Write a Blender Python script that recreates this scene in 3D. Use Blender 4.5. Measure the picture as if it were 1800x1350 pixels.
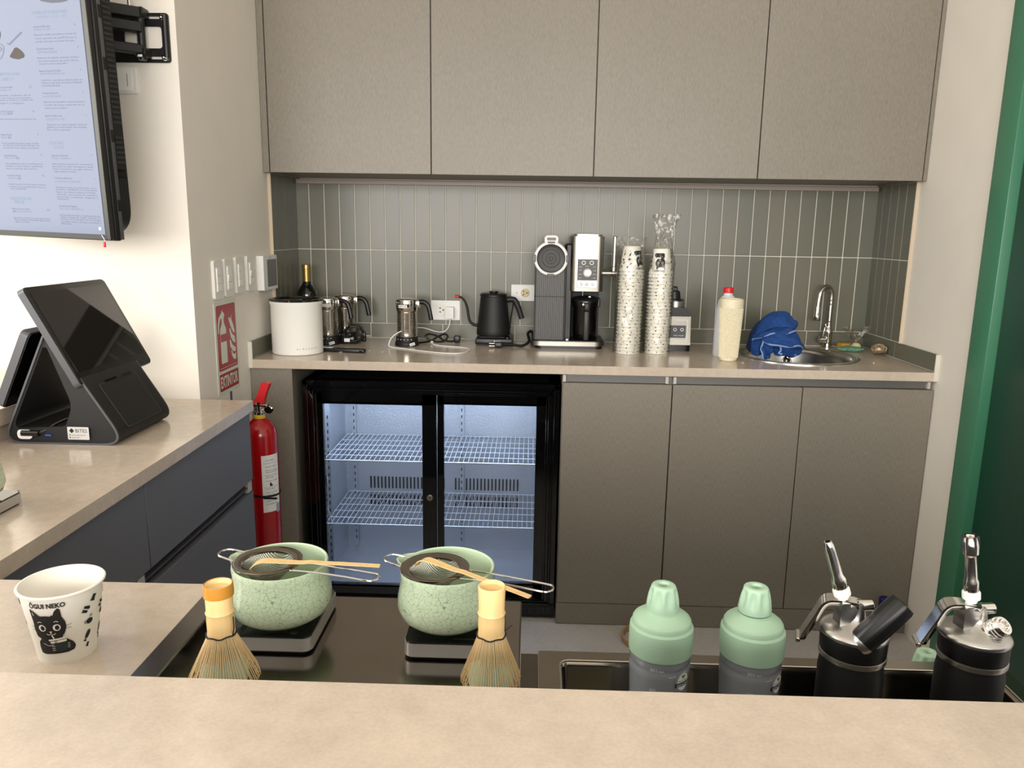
import bpy, bmesh, math, random
from mathutils import Matrix, Vector, Euler
from math import sin, cos, pi, radians as rad

for o in list(bpy.data.objects):
    bpy.data.objects.remove(o, do_unlink=True)
SC = bpy.context.scene
COL = SC.collection

# ------------------------------------------------------------------ camera
cam_d = bpy.data.cameras.new('camera')
cam_d.sensor_width = 36.0
cam_d.sensor_fit = 'HORIZONTAL'
cam_d.lens = 1350.32 * 36.0 / 1800.0
cam_d.clip_start = 0.02
cam = bpy.data.objects.new('camera', cam_d)
COL.objects.link(cam)
CR = Vector((0.99949988, 0.02773542, 0.01519029))
CU = Vector((-0.02031712, 0.19512413, 0.98056809))
CF = Vector((-0.02423248, 0.98038631, -0.19559005))
mw = Matrix((CR, CU, -CF)).transposed().to_4x4()
mw.translation = Vector((0.9699, -3.1764, 1.4068))
cam.matrix_world = mw
SC.camera = cam

# ------------------------------------------------------------------ world, lights, exposure
SC.view_settings.view_transform = 'Standard'
SC.view_settings.look = 'None'
SC.view_settings.gamma = 1.0
SC.view_settings.use_curve_mapping = False
SC.view_settings.exposure = 0.85
world = bpy.data.worlds.new('daylight')
SC.world = world
world.use_nodes = True
bg = world.node_tree.nodes['Background']
bg.inputs['Color'].default_value = (1.0, 0.97, 0.93, 1)
bg.inputs['Strength'].default_value = 0.57

def area(name, loc, target, sx, sy, power, color):
    l = bpy.data.lights.new(name, 'AREA')
    l.shape = 'RECTANGLE'; l.size = sx; l.size_y = sy
    l.energy = power; l.color = color
    o = bpy.data.objects.new(name, l)
    COL.objects.link(o)
    o.location = loc
    d = Vector(target) - Vector(loc)
    o.rotation_euler = d.to_track_quat('-Z', 'Y').to_euler()
    return o
# daylight falling through the shop front behind the photographer and from the open left side
area('shop_window_light', (0.6, -6.0, 1.75), (1.0, 0.0, 1.6), 4.5, 1.4, 128, (1.0, 0.965, 0.92))
area('side_window_light', (-2.6, -2.6, 1.9), (-0.2, -1.0, 1.1), 1.5, 1.5, 33, (1.0, 0.965, 0.90))

# ------------------------------------------------------------------ materials
def S(r, g, b):
    f = lambda c: (c / 255 / 12.92) if c / 255 <= 0.04045 else ((c / 255 + 0.055) / 1.055) ** 2.4
    return (f(r), f(g), f(b), 1.0)

def M(name, col, rough=0.5, metal=0.0, noise=None, bump=None, spec=None, coat=0.0, trans=0.0, emit=None, alpha=None, sss=None):
    """noise=(scale_vec3, amount, detail) modulates colour, bump=(scale_vec3, strength)"""
    m = bpy.data.materials.new(name)
    m.use_nodes = True
    nt = m.node_tree
    p = nt.nodes['Principled BSDF']
    p.inputs['Base Color'].default_value = col
    p.inputs['Roughness'].default_value = rough
    p.inputs['Metallic'].default_value = metal
    if spec is not None: p.inputs['Specular IOR Level'].default_value = spec
    if coat: p.inputs['Coat Weight'].default_value = coat
    if trans: p.inputs['Transmission Weight'].default_value = trans
    if emit:
        p.inputs['Emission Color'].default_value = emit[0]
        p.inputs['Emission Strength'].default_value = emit[1]
    if sss:
        p.inputs['Subsurface Weight'].default_value = sss
        p.inputs['Subsurface Radius'].default_value = (0.01, 0.01, 0.01)
    tc = None
    def noise_node(scale, detail=6.0, rough_=0.6):
        nonlocal tc
        if tc is None:
            tc = nt.nodes.new('ShaderNodeTexCoord')
        mp = nt.nodes.new('ShaderNodeMapping')
        mp.inputs['Scale'].default_value = scale
        nt.links.new(tc.outputs['Object'], mp.inputs['Vector'])
        n = nt.nodes.new('ShaderNodeTexNoise')
        n.inputs['Scale'].default_value = 1.0
        n.inputs['Detail'].default_value = detail
        n.inputs['Roughness'].default_value = rough_
        nt.links.new(mp.outputs['Vector'], n.inputs['Vector'])
        return n
    last = None
    if noise:
        for (sc, amt, det) in (noise if isinstance(noise, list) else [noise]):
            n = noise_node(sc, det)
            r = nt.nodes.new('ShaderNodeMapRange')
            r.inputs['From Min'].default_value = 0.3
            r.inputs['From Max'].default_value = 0.7
            r.inputs['To Min'].default_value = 1 - amt
            r.inputs['To Max'].default_value = 1 + amt
            nt.links.new(n.outputs['Fac'], r.inputs['Value'])
            mx = nt.nodes.new('ShaderNodeVectorMath')
            mx.operation = 'SCALE'
            if last is None: mx.inputs[0].default_value = col[:3]
            else: nt.links.new(last, mx.inputs[0])
            nt.links.new(r.outputs['Result'], mx.inputs['Scale'])
            last = mx.outputs['Vector']
        nt.links.new(last, p.inputs['Base Color'])
    if bump:
        n = noise_node(bump[0], 4.0)
        b = nt.nodes.new('ShaderNodeBump')
        b.inputs['Strength'].default_value = bump[1]
        b.inputs['Distance'].default_value = 0.002
        nt.links.new(n.outputs['Fac'], b.inputs['Height'])
        nt.links.new(b.outputs['Normal'], p.inputs['Normal'])
    return m

def glassy(name, tint=(1, 1, 1, 1), rough=0.03, base=0.04, edge=0.6, blend=0.25):
    """thin clear sheet: transparent with a fresnel sheen"""
    m = bpy.data.materials.new(name)
    m.use_nodes = True
    nt = m.node_tree
    nt.nodes.clear()
    out = nt.nodes.new('ShaderNodeOutputMaterial')
    tr = nt.nodes.new('ShaderNodeBsdfTransparent'); tr.inputs['Color'].default_value = tint
    gl = nt.nodes.new('ShaderNodeBsdfGlossy'); gl.inputs['Roughness'].default_value = rough
    lw = nt.nodes.new('ShaderNodeLayerWeight'); lw.inputs['Blend'].default_value = blend
    mr = nt.nodes.new('ShaderNodeMapRange')
    mr.inputs['To Min'].default_value = base; mr.inputs['To Max'].default_value = edge
    nt.links.new(lw.outputs['Fresnel'], mr.inputs['Value'])
    mx = nt.nodes.new('ShaderNodeMixShader')
    nt.links.new(mr.outputs['Result'], mx.inputs['Fac'])
    nt.links.new(tr.outputs['BSDF'], mx.inputs[1])
    nt.links.new(gl.outputs['BSDF'], mx.inputs[2])
    nt.links.new(mx.outputs['Shader'], out.inputs['Surface'])
    return m

WHITE_WALL = M('white_plaster', S(231, 225, 214), 0.85, noise=((6, 6, 6), 0.02, 3), bump=((30, 30, 30), 0.05))
GROUT = M('grout', S(218, 215, 202), 0.9)
CAB = M('grey_laminate', S(131, 124, 113), 0.42, noise=[((480, 480, 60), 0.17, 3), ((3, 3, 3), 0.03, 3)], bump=((700, 700, 70), 0.04))
CAB_IN = M('dark_gap', S(38, 36, 34), 0.7)
CABD = M('slate_laminate', S(104, 105, 112), 0.5, noise=((400, 400, 60), 0.04, 2))
RAIL = M('grey_aluminium_rail', S(120, 118, 114), 0.4, 0.6)
PALE_METAL = M('pale_aluminium', S(196, 192, 186), 0.4, 0.3)
STONE = M('beige_stone', S(200, 185, 168), 0.17, spec=0.7, noise=[((45, 45, 45), 0.07, 8), ((9, 9, 9), 0.05, 5), ((320, 320, 320), 0.06, 3)], bump=((120, 120, 120), 0.03))
STONE_TOP = M('grey_beige_stone', S(172, 161, 148), 0.33, noise=[((45, 45, 45), 0.06, 8), ((300, 300, 300), 0.05, 3)])
FLOOR = M('grey_cement', S(188, 184, 180), 0.55, noise=[((5, 5, 5), 0.08, 8), ((60, 60, 60), 0.06, 6)])
STEEL = M('brushed_steel', S(150, 142, 132), 0.16, 1.0, noise=((20, 20, 20), 0.06, 4))
STEEL_D = M('worn_dark_steel', S(112, 105, 97), 0.2, 1.0, noise=((14, 14, 14), 0.12, 6))
CHROME = M('chrome', S(214, 210, 204), 0.07, 1.0)
SATIN = M('satin_steel', S(196, 192, 184), 0.28, 1.0)
BLACK = M('black_plastic', S(16, 16, 17), 0.38)
BLACK_M = M('matt_black', S(17, 17, 18), 0.55)
BLACK_G = M('gloss_black', S(8, 8, 9), 0.06, coat=0.5)
GUN = M('gunmetal', S(96, 97, 100), 0.4, 0.5)
WHITE = M('white_plastic', S(232, 230, 224), 0.35)
WHITE_M = M('matt_white', S(242, 240, 234), 0.6)
PAPER = M('white_paper', S(240, 236, 226), 0.7)
INK = M('black_ink', S(24, 23, 25), 0.7)
LABEL = M('white_label', S(238, 238, 236), 0.5)
GREEN_L = M('green_lacquer', S(28, 66, 50), 0.35)
GREEN_F = M('green_frame_paint', S(62, 122, 92), 0.35)
RED = M('red_enamel', S(168, 12, 20), 0.22, coat=0.4)
RED_P = M('red_plastic', S(206, 34, 38), 0.35)
SIGN_RED = M('sign_red', S(160, 30, 40), 0.4)
SIGN_PALE = M('pale_green_plastic', S(206, 216, 200), 0.4)
MINT = M('mint_plastic', S(170, 202, 174), 0.45)
BAMBOO = M('bamboo', S(236, 200, 140), 0.45, noise=((120, 120, 8), 0.08, 3))
BAMBOO_D = M('bamboo_tine', S(228, 198, 146), 0.55)
AMBER = M('amber_lacquer', S(188, 130, 50), 0.3)
CELADON_IN = M('celadon_glaze_plain', S(194, 214, 182), 0.2, coat=0.4)
BLUE_CLOTH = M('blue_microfibre', S(26, 68, 132), 0.95, noise=((160, 160, 160), 0.25, 4), bump=((500, 500, 500), 0.35))
HEM = M('pale_blue_hem', S(130, 156, 205), 0.9)
CREAM = M('cream_plastic', S(230, 220, 192), 0.45)
GOLD = M('gold_foil', S(176, 146, 84), 0.3, 0.8)
BOTTLE_G = M('dark_bottle_glass', S(10, 14, 11), 0.06, coat=0.5)
FROST = None
PANE = glassy('clear_pane', (0.93, 0.95, 0.97, 1), 0.02, 0.03, 0.5)
FILM = glassy('crinkled_film', (0.97, 0.97, 0.95, 1), 0.25, 0.03, 0.6, 0.4)

def crackle():
    m = M('crackle_celadon', S(198, 218, 186), 0.22, coat=0.5)
    nt = m.node_tree
    p = nt.nodes['Principled BSDF']
    tc = nt.nodes.new('ShaderNodeTexCoord')
    nz = nt.nodes.new('ShaderNodeTexNoise'); nz.inputs['Scale'].default_value = 60
    ad = nt.nodes.new('ShaderNodeMixRGB'); ad.blend_type = 'LINEAR_LIGHT'; ad.inputs['Fac'].default_value = 0.006
    nt.links.new(tc.outputs['Object'], nz.inputs['Vector'])
    nt.links.new(tc.outputs['Object'], ad.inputs[1])
    nt.links.new(nz.outputs['Color'], ad.inputs[2])
    cols = None
    for sc, w in ((125, 0.030), (240, 0.030)):
        v = nt.nodes.new('ShaderNodeTexVoronoi'); v.feature = 'DISTANCE_TO_EDGE'
        v.inputs['Scale'].default_value = sc
        nt.links.new(ad.outputs['Color'], v.inputs['Vector'])
        r = nt.nodes.new('ShaderNodeMapRange')
        r.inputs['From Min'].default_value = 0.0; r.inputs['From Max'].default_value = w
        r.inputs['To Min'].default_value = 0.0 if sc < 150 else 0.45; r.inputs['To Max'].default_value = 1.0
        nt.links.new(v.outputs['Distance'], r.inputs['Value'])
        if cols is None: cols = r.outputs['Result']
        else:
            mm = nt.nodes.new('ShaderNodeMath'); mm.operation = 'MINIMUM'
            nt.links.new(cols, mm.inputs[0]); nt.links.new(r.outputs['Result'], mm.inputs[1])
            cols = mm.outputs['Value']
    mix = nt.nodes.new('ShaderNodeMixRGB')
    mix.inputs[1].default_value = S(120, 142, 112)
    mix.inputs[2].default_value = S(203, 221, 190)
    nt.links.new(cols, mix.inputs['Fac'])
    nt.links.new(mix.outputs['Color'], p.inputs['Base Color'])
    return m
CRACKLE = crackle()

def tile_mat():
    m = M('sage_tile', S(122, 125, 112), 0.3, bump=((14, 14, 5), 0.12))
    nt = m.node_tree
    p = nt.nodes['Principled BSDF']
    oi = nt.nodes.new('ShaderNodeObjectInfo')
    tc = nt.nodes.new('ShaderNodeTexCoord')
    n = nt.nodes.new('ShaderNodeTexNoise'); n.inputs['Scale'].default_value = 9
    mp = nt.nodes.new('ShaderNodeVectorMath'); mp.operation = 'ADD'
    nt.links.new(tc.outputs['Object'], mp.inputs[0]); nt.links.new(oi.outputs['Location'], mp.inputs[1])
    nt.links.new(mp.outputs['Vector'], n.inputs['Vector'])
    ml = nt.nodes.new('ShaderNodeMath'); ml.operation = 'MULTIPLY_ADD'
    ml.inputs[1].default_value = 0.5; ml.inputs[2].default_value = 0.0
    nt.links.new(oi.outputs['Random'], ml.inputs[0])
    ad = nt.nodes.new('ShaderNodeMath'); ad.operation = 'MULTIPLY_ADD'; ad.inputs[1].default_value = 0.5
    nt.links.new(n.outputs['Fac'], ad.inputs[0]); nt.links.new(ml.outputs['Value'], ad.inputs[2])
    mx = nt.nodes.new('ShaderNodeMixRGB')
    mx.inputs[1].default_value = S(98, 101, 89); mx.inputs[2].default_value = S(113, 109, 94)
    nt.links.new(ad.outputs['Value'], mx.inputs['Fac'])
    nt.links.new(mx.outputs['Color'], p.inputs['Base Color'])
    return m
TILE = tile_mat()
# ------------------------------------------------------------------ mesh helpers
class MB:
    def __init__(s): s.bm = bmesh.new()
    def box(s, x0, x1, y0, y1, z0, z1, bevel=0.0, seg=2, mtx=None):
        r = bmesh.ops.create_cube(s.bm, size=1.0)
        vs = r['verts']
        for v in vs:
            v.co = Vector(((x0 + x1) / 2 + v.co.x * (x1 - x0), (y0 + y1) / 2 + v.co.y * (y1 - y0), (z0 + z1) / 2 + v.co.z * (z1 - z0)))
        if bevel > 0:
            es = list({e for v in vs for e in v.link_edges})
            b = bmesh.ops.bevel(s.bm, geom=es, offset=bevel, segments=seg, affect='EDGES', profile=0.5)
            vs = list({v for f in b['faces'] for v in f.verts} | {v for v in vs if v.is_valid})
            if mtx:
                seen = set(); st = list(vs)
                while st:
                    v = st.pop()
                    if v in seen: continue
                    seen.add(v)
                    st += [e.other_vert(v) for e in v.link_edges]
                vs = list(seen)
        if mtx:
            for v in vs: v.co = mtx @ v.co
        return s
    def lathe(s, prof, c=(0, 0, 0), n=32, mtx=None, cap0=False, cap1=False, close=False):
        rings = []
        for (r, z) in prof:
            if r < 1e-6:
                rings.append([s.bm.verts.new((c[0], c[1], c[2] + z))])
            else:
                rings.append([s.bm.verts.new((c[0] + r * cos(2 * pi * k / n), c[1] + r * sin(2 * pi * k / n), c[2] + z)) for k in range(n)])
        pairs = list(zip(rings, rings[1:])) + ([(rings[-1], rings[0])] if close else [])
        for a, b in pairs:
            for k in range(n):
                k2 = (k + 1) % n
                if len(a) == 1 and len(b) == 1: continue
                if len(a) == 1: s.bm.faces.new((a[0], b[k2], b[k]))
                elif len(b) == 1: s.bm.faces.new((a[k], a[k2], b[0]))
                else: s.bm.faces.new((a[k], a[k2], b[k2], b[k]))
        if cap0 and len(rings[0]) > 1: s.bm.faces.new(list(reversed(rings[0])))
        if cap1 and len(rings[-1]) > 1: s.bm.faces.new(rings[-1])
        if mtx:
            for r in rings:
                for v in r: v.co = mtx @ v.co
        return s
    def cyl(s, r, z0, z1, c=(0, 0, 0), n=32, mtx=None, b=0.0):
        if b > 0: prof = [(0, z0), (r - b, z0), (r, z0 + b), (r, z1 - b), (r - b, z1), (0, z1)]
        else: prof = [(0, z0), (r, z0), (r, z1), (0, z1)]
        return s.lathe(prof, c, n, mtx)
    def tube(s, pts, r, n=8, closed=False, flat=None, caps=True):
        pts = [Vector(p) for p in pts]
        N = len(pts)
        rr = r if isinstance(r, (list, tuple)) else [r] * N
        tang = []
        for i in range(N):
            a = pts[i - 1] if (i > 0 or closed) else pts[i]
            b = pts[(i + 1) % N] if (i < N - 1 or closed) else pts[i]
            t = b - a
            tang.append(t.normalized() if t.length > 1e-9 else Vector((0, 0, 1)))
        up = Vector((0, 0, 1)) if abs(tang[0].z) < 0.9 else Vector((1, 0, 0))
        nrm = (up - tang[0] * up.dot(tang[0])).normalized()
        rings = []
        for i in range(N):
            nrm = (nrm - tang[i] * nrm.dot(tang[i])).normalized()
            bi = tang[i].cross(nrm)
            fl = flat if flat else 1.0
            rings.append([s.bm.verts.new(pts[i] + nrm * (rr[i] * fl * cos(2 * pi * k / n)) + bi * (rr[i] * sin(2 * pi * k / n))) for k in range(n)])
        for i in range(N if closed else N - 1):
            a, b = rings[i], rings[(i + 1) % N]
            for k in range(n):
                s.bm.faces.new((a[k], a[(k + 1) % n], b[(k + 1) % n], b[k]))
        if caps and not closed:
            s.bm.faces.new(list(reversed(rings[0]))); s.bm.faces.new(rings[-1])
        return s
    def prism(s, poly, d, mtx=None, holes=()):
        """2-D outline (with holes) in the local XY plane, thickness d along +Z"""
        tmp = bmesh.new()
        es = []
        for loop in [poly] + list(holes):
            vs = [tmp.verts.new((p[0], p[1], 0)) for p in loop]
            es += [tmp.edges.new((vs[i], vs[(i + 1) % len(vs)])) for i in range(len(vs))]
        if holes:
            bmesh.ops.triangle_fill(tmp, edges=es, use_beauty=True, use_dissolve=False)
        else:
            f = tmp.faces.new(list(tmp.verts))
        bmesh.ops.recalc_face_normals(tmp, faces=tmp.faces)
        if d:
            ex = bmesh.ops.extrude_face_region(tmp, geom=list(tmp.faces))
            for v in ex['geom']:
                if isinstance(v, bmesh.types.BMVert): v.co.z += d
        s.merge(tmp, mtx)
        return s
    def merge(s, tmp, mtx=None):
        mp = {}
        for v in tmp.verts: mp[v] = s.bm.verts.new(mtx @ v.co if mtx else v.co)
        for f in tmp.faces:
            try: s.bm.faces.new([mp[v] for v in f.verts])
            except ValueError: pass
        tmp.free()
    def grid(s, rows, thick=0.0, closed=False):
        """rows of points lofted into a sheet"""
        vr = [[s.bm.verts.new(p) for p in row] for row in rows]
        for a, b in zip(vr, vr[1:]):
            m = len(a)
            for k in range(m if closed else m - 1):
                s.bm.faces.new((a[k], a[(k + 1) % m], b[(k + 1) % m], b[k]))
        return s
    def text(s, string, size, mtx, fit=None, align='LEFT', bold=0.0):
        cu = bpy.data.curves.new('t', 'FONT')
        cu.body = string; cu.size = size; cu.align_x = align; cu.resolution_u = 2; cu.offset = bold
        ob = bpy.data.objects.new('t', cu)
        COL.objects.link(ob)
        dg = bpy.context.evaluated_depsgraph_get()
        me = bpy.data.meshes.new_from_object(ob.evaluated_get(dg))
        xs = [v.co.x for v in me.vertices]
        if xs:
            sx = 1.0
            if fit:
                w = max(xs) - min(xs)
                sx = fit / w if w > 1e-6 else 1.0
            x0 = min(xs) if fit else 0
            tmp = bmesh.new(); tmp.from_mesh(me)
            for v in tmp.verts: v.co.x = (v.co.x - x0) * sx
            s.merge(tmp, mtx)
        bpy.data.objects.remove(ob); bpy.data.curves.remove(cu); bpy.data.meshes.remove(me)
        return s
    def map(s, f):
        for v in s.bm.verts: v.co = Vector(f(v.co))
        return s
    def slice_x(s, step):
        xs = [v.co.x for v in s.bm.verts]
        if not xs: return s
        x = math.floor(min(xs) / step) * step + step
        while x < max(xs):
            bmesh.ops.bisect_plane(s.bm, geom=list(s.bm.verts) + list(s.bm.edges) + list(s.bm.faces), plane_co=(x, 0, 0), plane_no=(1, 0, 0))
            x += step
        return s
    def mesh(s, name, mat, smooth=True, angle=40, fixn=True):
        if fixn: bmesh.ops.recalc_face_normals(s.bm, faces=s.bm.faces)
        me = bpy.data.meshes.new(name)
        s.bm.to_mesh(me); s.bm.free()
        if mat: me.materials.append(mat)
        if smooth:
            me.polygons.foreach_set('use_smooth', [True] * len(me.polygons))
            if hasattr(me, 'set_sharp_from_angle'): me.set_sharp_from_angle(angle=rad(angle))
        return me
    def build(s, name, mat, parent=None, smooth=True, angle=40, loc=(0, 0, 0), rot=(0, 0, 0), fixn=True, **props):
        o = bpy.data.objects.new(name, s.mesh(name, mat, smooth, angle, fixn))
        COL.objects.link(o)
        if parent: o.parent = parent
        o.location = loc; o.rotation_euler = rot
        for k, v in props.items(): o[k] = v
        return o

def inst(name, me, parent=None, loc=(0, 0, 0), rot=(0, 0, 0), scale=None, **props):
    o = bpy.data.objects.new(name, me)
    COL.objects.link(o)
    if parent: o.parent = parent
    o.location = loc; o.rotation_euler = rot
    if scale: o.scale = scale
    for k, v in props.items(): o[k] = v
    return o

def thing(name, label, cat, loc=(0, 0, 0), rz=0.0, group=None):
    o = bpy.data.objects.new(name, None)
    o.empty_display_size = 0.02
    COL.objects.link(o)
    o.location = loc; o.rotation_euler = (0, 0, rz)
    o['label'] = label; o['category'] = cat
    if group: o['group'] = group
    return o
def tag(o, label, cat, group=None):
    o['label'] = label; o['category'] = cat
    if group: o['group'] = group
    return o
def struct(o, label, cat):
    o['kind'] = 'structure'; o['label'] = label; o['category'] = cat
    return o
def copy_tree(o, parent=None):
    c = o.copy(); COL.objects.link(c)
    if parent: c.parent = parent
    for ch in list(o.children): copy_tree(ch, c)
    return c
def smoothpath(pts, k=6, closed=False):
    P = [Vector(p) for p in pts]; n = len(P); out = []
    for i in range(n if closed else n - 1):
        if closed: a, b, c, d = P[i - 1], P[i], P[(i + 1) % n], P[(i + 2) % n]
        else: a, b, c, d = P[max(i - 1, 0)], P[i], P[i + 1], P[min(i + 2, n - 1)]
        for j in range(k):
            t = j / k
            out.append(0.5 * ((2 * b) + (c - a) * t + (2 * a - 5 * b + 4 * c - d) * t * t + (3 * b - a - 3 * c + d) * t ** 3))
    if not closed: out.append(P[-1])
    return out
def rrect(x0, x1, y0, y1, r, k=5):
    out = []
    for cx, cy, a0 in ((x1 - r, y1 - r, 0), (x0 + r, y1 - r, 90), (x0 + r, y0 + r, 180), (x1 - r, y0 + r, 270)):
        for j in range(k + 1):
            a = rad(a0 + 90 * j / k)
            out.append((cx + r * cos(a), cy + r * sin(a)))
    return out
def roundpoly(poly, r, k=5):
    """round every corner of a polygon; r = one radius or a list"""
    n = len(poly); out = []
    for i in range(n):
        p0, p, p1 = Vector(poly[i - 1]), Vector(poly[i]), Vector(poly[(i + 1) % n])
        ri = r[i] if isinstance(r, (list, tuple)) else r
        a = (p0 - p); b = (p1 - p)
        ri = min(ri, a.length * 0.48, b.length * 0.48)
        A = p + a.normalized() * ri; B = p + b.normalized() * ri
        for j in range(k + 1):
            t = j / k
            q = A * (1 - t) ** 2 + p * 2 * t * (1 - t) + B * t ** 2
            out.append((q.x, q.y))
    return out
# plane maps: XZ plane facing -y (front) : local (u, v, d) -> (u, -d, v)
FRONT = Matrix(((1, 0, 0, 0), (0, 0, -1, 0), (0, 1, 0, 0), (0, 0, 0, 1)))
def front(x, y, z): return Matrix.Translation((x, y, z)) @ FRONT
# wall facing +x (left wall): u runs towards -y?  seen from +x side, right-hand side is +y
PX = Matrix(((0, 0, 1, 0), (1, 0, 0, 0), (0, 1, 0, 0), (0, 0, 0, 1)))
def facing_px(x, y, z): return Matrix.Translation((x, y, z)) @ PX
# ------------------------------------------------------------------ room shell
W = 2.3389; ZC = 0.96; YL = -0.9964
random.seed(7)
struct(MB().box(-2.5, 4.5, -6.5, 0.12, -0.06, 0.0).build('floor', FLOOR, smooth=False), 'grey cement floor seen between the bar sink and the cabinets', 'floor')
struct(MB().box(-2.5, 4.5, -4.2, 0.12, 2.78, 2.85).build('ceiling', WHITE_WALL, smooth=False), 'plain white ceiling above the kitchen, out of view', 'ceiling')
GB = 0.0052
wb = struct(MB().box(-0.30, W + 0.3, 0.0, 0.12, 0.0, 2.78).build('wall_back', GROUT, smooth=False), 'back wall covered in upright sage green tiles above the worktop', 'wall')
wl = struct(MB().box(-0.554, 0.0, YL, 0.0, 0.0, 2.78).build('wall_left', WHITE_WALL, smooth=False), 'white plaster wall block at left with switches and extinguisher sign', 'wall')
struct(MB().box(-2.2, -0.50, -0.86, -0.74, 0.0, 2.78).build('wall_side', WHITE_WALL, smooth=False), 'cream wall strip at the far left edge beside the screen', 'wall')
wr = struct(MB().box(W, W + 0.16, -0.786, 0.0, 0.0, 2.78).build('wall_right', WHITE_WALL, smooth=False), 'white plaster wall right of the cabinets, ending at the green door', 'wall')
MB().box(W, W + 0.16, -1.75, -0.786, 2.15, 2.78).build('lintel', WHITE_WALL, wr, smooth=False)
MB().box(W, W + 0.16, -2.3, -1.75, 0.0, 2.78).build('wall_end', WHITE_WALL, wr, smooth=False)

MB().box(0, W, -GB, 0, ZC, 1.5995).build('grout_bed', GROUT, wb, smooth=False)
# tiles ------------------------------------------------------------
G = 0.0017; TT = 0.007
ROWS = [(ZC + 0.0611, ZC + 0.3611), (ZC + 0.3611, 1.5995)]
XE = [0.0] + [0.0581 + 0.06164 * k for k in range(37)] + [W]
def tile_mesh(w, h, name='tile'):
    return MB().box(-w / 2, w / 2, -TT, 0.001, 0, h, bevel=0.0012, seg=1).mesh(name, TILE, angle=30)
tcache = {}
def tmesh(w, h):
    k = (round(w, 4), round(h, 4))
    if k not in tcache: tcache[k] = tile_mesh(w, h)
    return tcache[k]
for (z0, z1) in ROWS:
    for a, b in zip(XE, XE[1:]):
        if b - a < 0.004: continue
        inst('tile', tmesh(b - a - 2 * G, z1 - z0 - 2 * G), wb, ((a + b) / 2, random.uniform(-.0004, .0004), z0 + G))
SK = [0.0] + [0.2996 + 0.3 * k for k in range(7)] + [W]
for a, b in zip(SK, SK[1:]):
    inst('skirting_tile', tmesh(b - a - 2 * G, 0.0611 - 2 * G), wb, ((a + b) / 2, -0.001, ZC + G + 0.001))
LY = [-0.3175, -0.2483, -0.1887, -0.1258, -0.0625, -0.007]
RY = [-0.3187, -0.2461, -0.1833, -0.1198, -0.0591, -0.007]
for (par, ys, rz, x) in ((wl, LY, pi / 2, 0.0), (wr, RY, -pi / 2, W)):
    nm = 'grout_bed'
    xx = (0.0, GB) if x == 0 else (W - GB, W)
    MB().box(xx[0], xx[1], -0.3187, 0, ZC, 1.5995).build(nm, GROUT, par, smooth=False)
    MB().box(xx[0] - (0.006 if x else 0), xx[1] + (0 if x else 0.006), -0.3228, -0.3187, ZC + 0.06, 1.5995).build('edge_plaster', M('cream_edge_plaster', S(206, 190, 166), 0.9) if x == 0 else bpy.data.materials['cream_edge_plaster'], par, smooth=False)
    for (z0, z1) in ROWS:
        for a, b in zip(ys, ys[1:]):
            inst('tile', tmesh(b - a - 2 * G, z1 - z0 - 2 * G), par, (x, (a + b) / 2, z0 + G), (0, 0, rz))
    for a, b in ((-0.2895, -0.007), (-0.5945, -0.2895)):
        inst('skirting_tile', tmesh(b - a - 2 * G, 0.0611 - 2 * G), par, (x + (0.001 if x == 0 else -0.001), (a + b) / 2, ZC + G + 0.001), (0, 0, rz))
    MB().box(xx[0] - (0.008 if x else 0), xx[1] + (0 if x else 0.008), -0.599, -0.5945, ZC - 0.03, ZC + 0.0611).build('skirting_end', GROUT, par, smooth=False)
tr = MB().box(0.012, W - 0.012, -0.020, -0.007, 1.580, 1.5985, bevel=0.003).build('trim_1', M('pink_grey_profile', S(176, 164, 154), 0.4))
struct(tr, 'pale light profile running under the wall cabinets', 'trim')

# green door in the right wall -------------------------------------------
dr = thing('door_1', 'dark green door in a lighter green frame at the right edge', 'door', (W, -1.27, 0))
dr['kind'] = 'structure'
MB().box(-0.018, 0.10, 0.389, 0.4835, 0, 2.15, bevel=0.004).build('door_frame', GREEN_F, dr)
MB().box(-0.018, 0.10, -0.48, 0.389, 2.09, 2.15, bevel=0.004).build('door_frame', GREEN_F, dr)
MB().box(-0.018, 0.10, -0.48, -0.425, 0, 2.09, bevel=0.004).build('door_frame', GREEN_F, dr)
MB().box(0.012, 0.055, -0.424, 0.388, 0.004, 2.089, bevel=0.003).build('door_leaf', GREEN_L, dr)
MB().tube(smoothpath([(0.012, -0.36, 1.0), (-0.03, -0.36, 1.0), (-0.04, -0.35, 1.0), (-0.04, -0.25, 1.0)], 4), 0.008).build('handle', SATIN, dr)

# ------------------------------------------------------------------ wall cabinets
UZ0 = 1.5985; UZ1 = 2.46
seams = [0.026, 0.6027, 1.1763, 1.7499, 2.3225]
names = ['grey wall cabinet farthest left, next to the white wall', 'second grey wall cabinet from the left, above the frothers and kettle',
         'third grey wall cabinet from the left, above the coffee machine and cups', 'grey wall cabinet farthest right, above the sink']
for i in range(4):
    a, b = seams[i], seams[i + 1]
    t = thing('wall_cabinet', names[i], 'cabinet', ((a + b) / 2, -0.2, UZ0), 0, 'grey wall cabinets')
    w = b - a
    MB().box(-w / 2, w / 2, -0.150, 0.190, 0.004, UZ1 - UZ0).build('body', CAB, t, smooth=False)
    MB().box(-w / 2 + 0.0017, w / 2 - 0.0017, -0.1704, -0.1515, 0, UZ1 - UZ0, bevel=0.001, seg=1).build('door', CAB, t)
for x0, x1, l in ((0.001, 0.024, 'narrow grey filler strip left of the wall cabinets'), (2.3245, W - 0.001, 'narrow grey filler strip right of the wall cabinets')):
    tag(MB().box(x0, x1, -0.368, -0.01, UZ0, UZ1, bevel=0.001, seg=1).build('filler_strip', CAB), l, 'panel')

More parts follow.
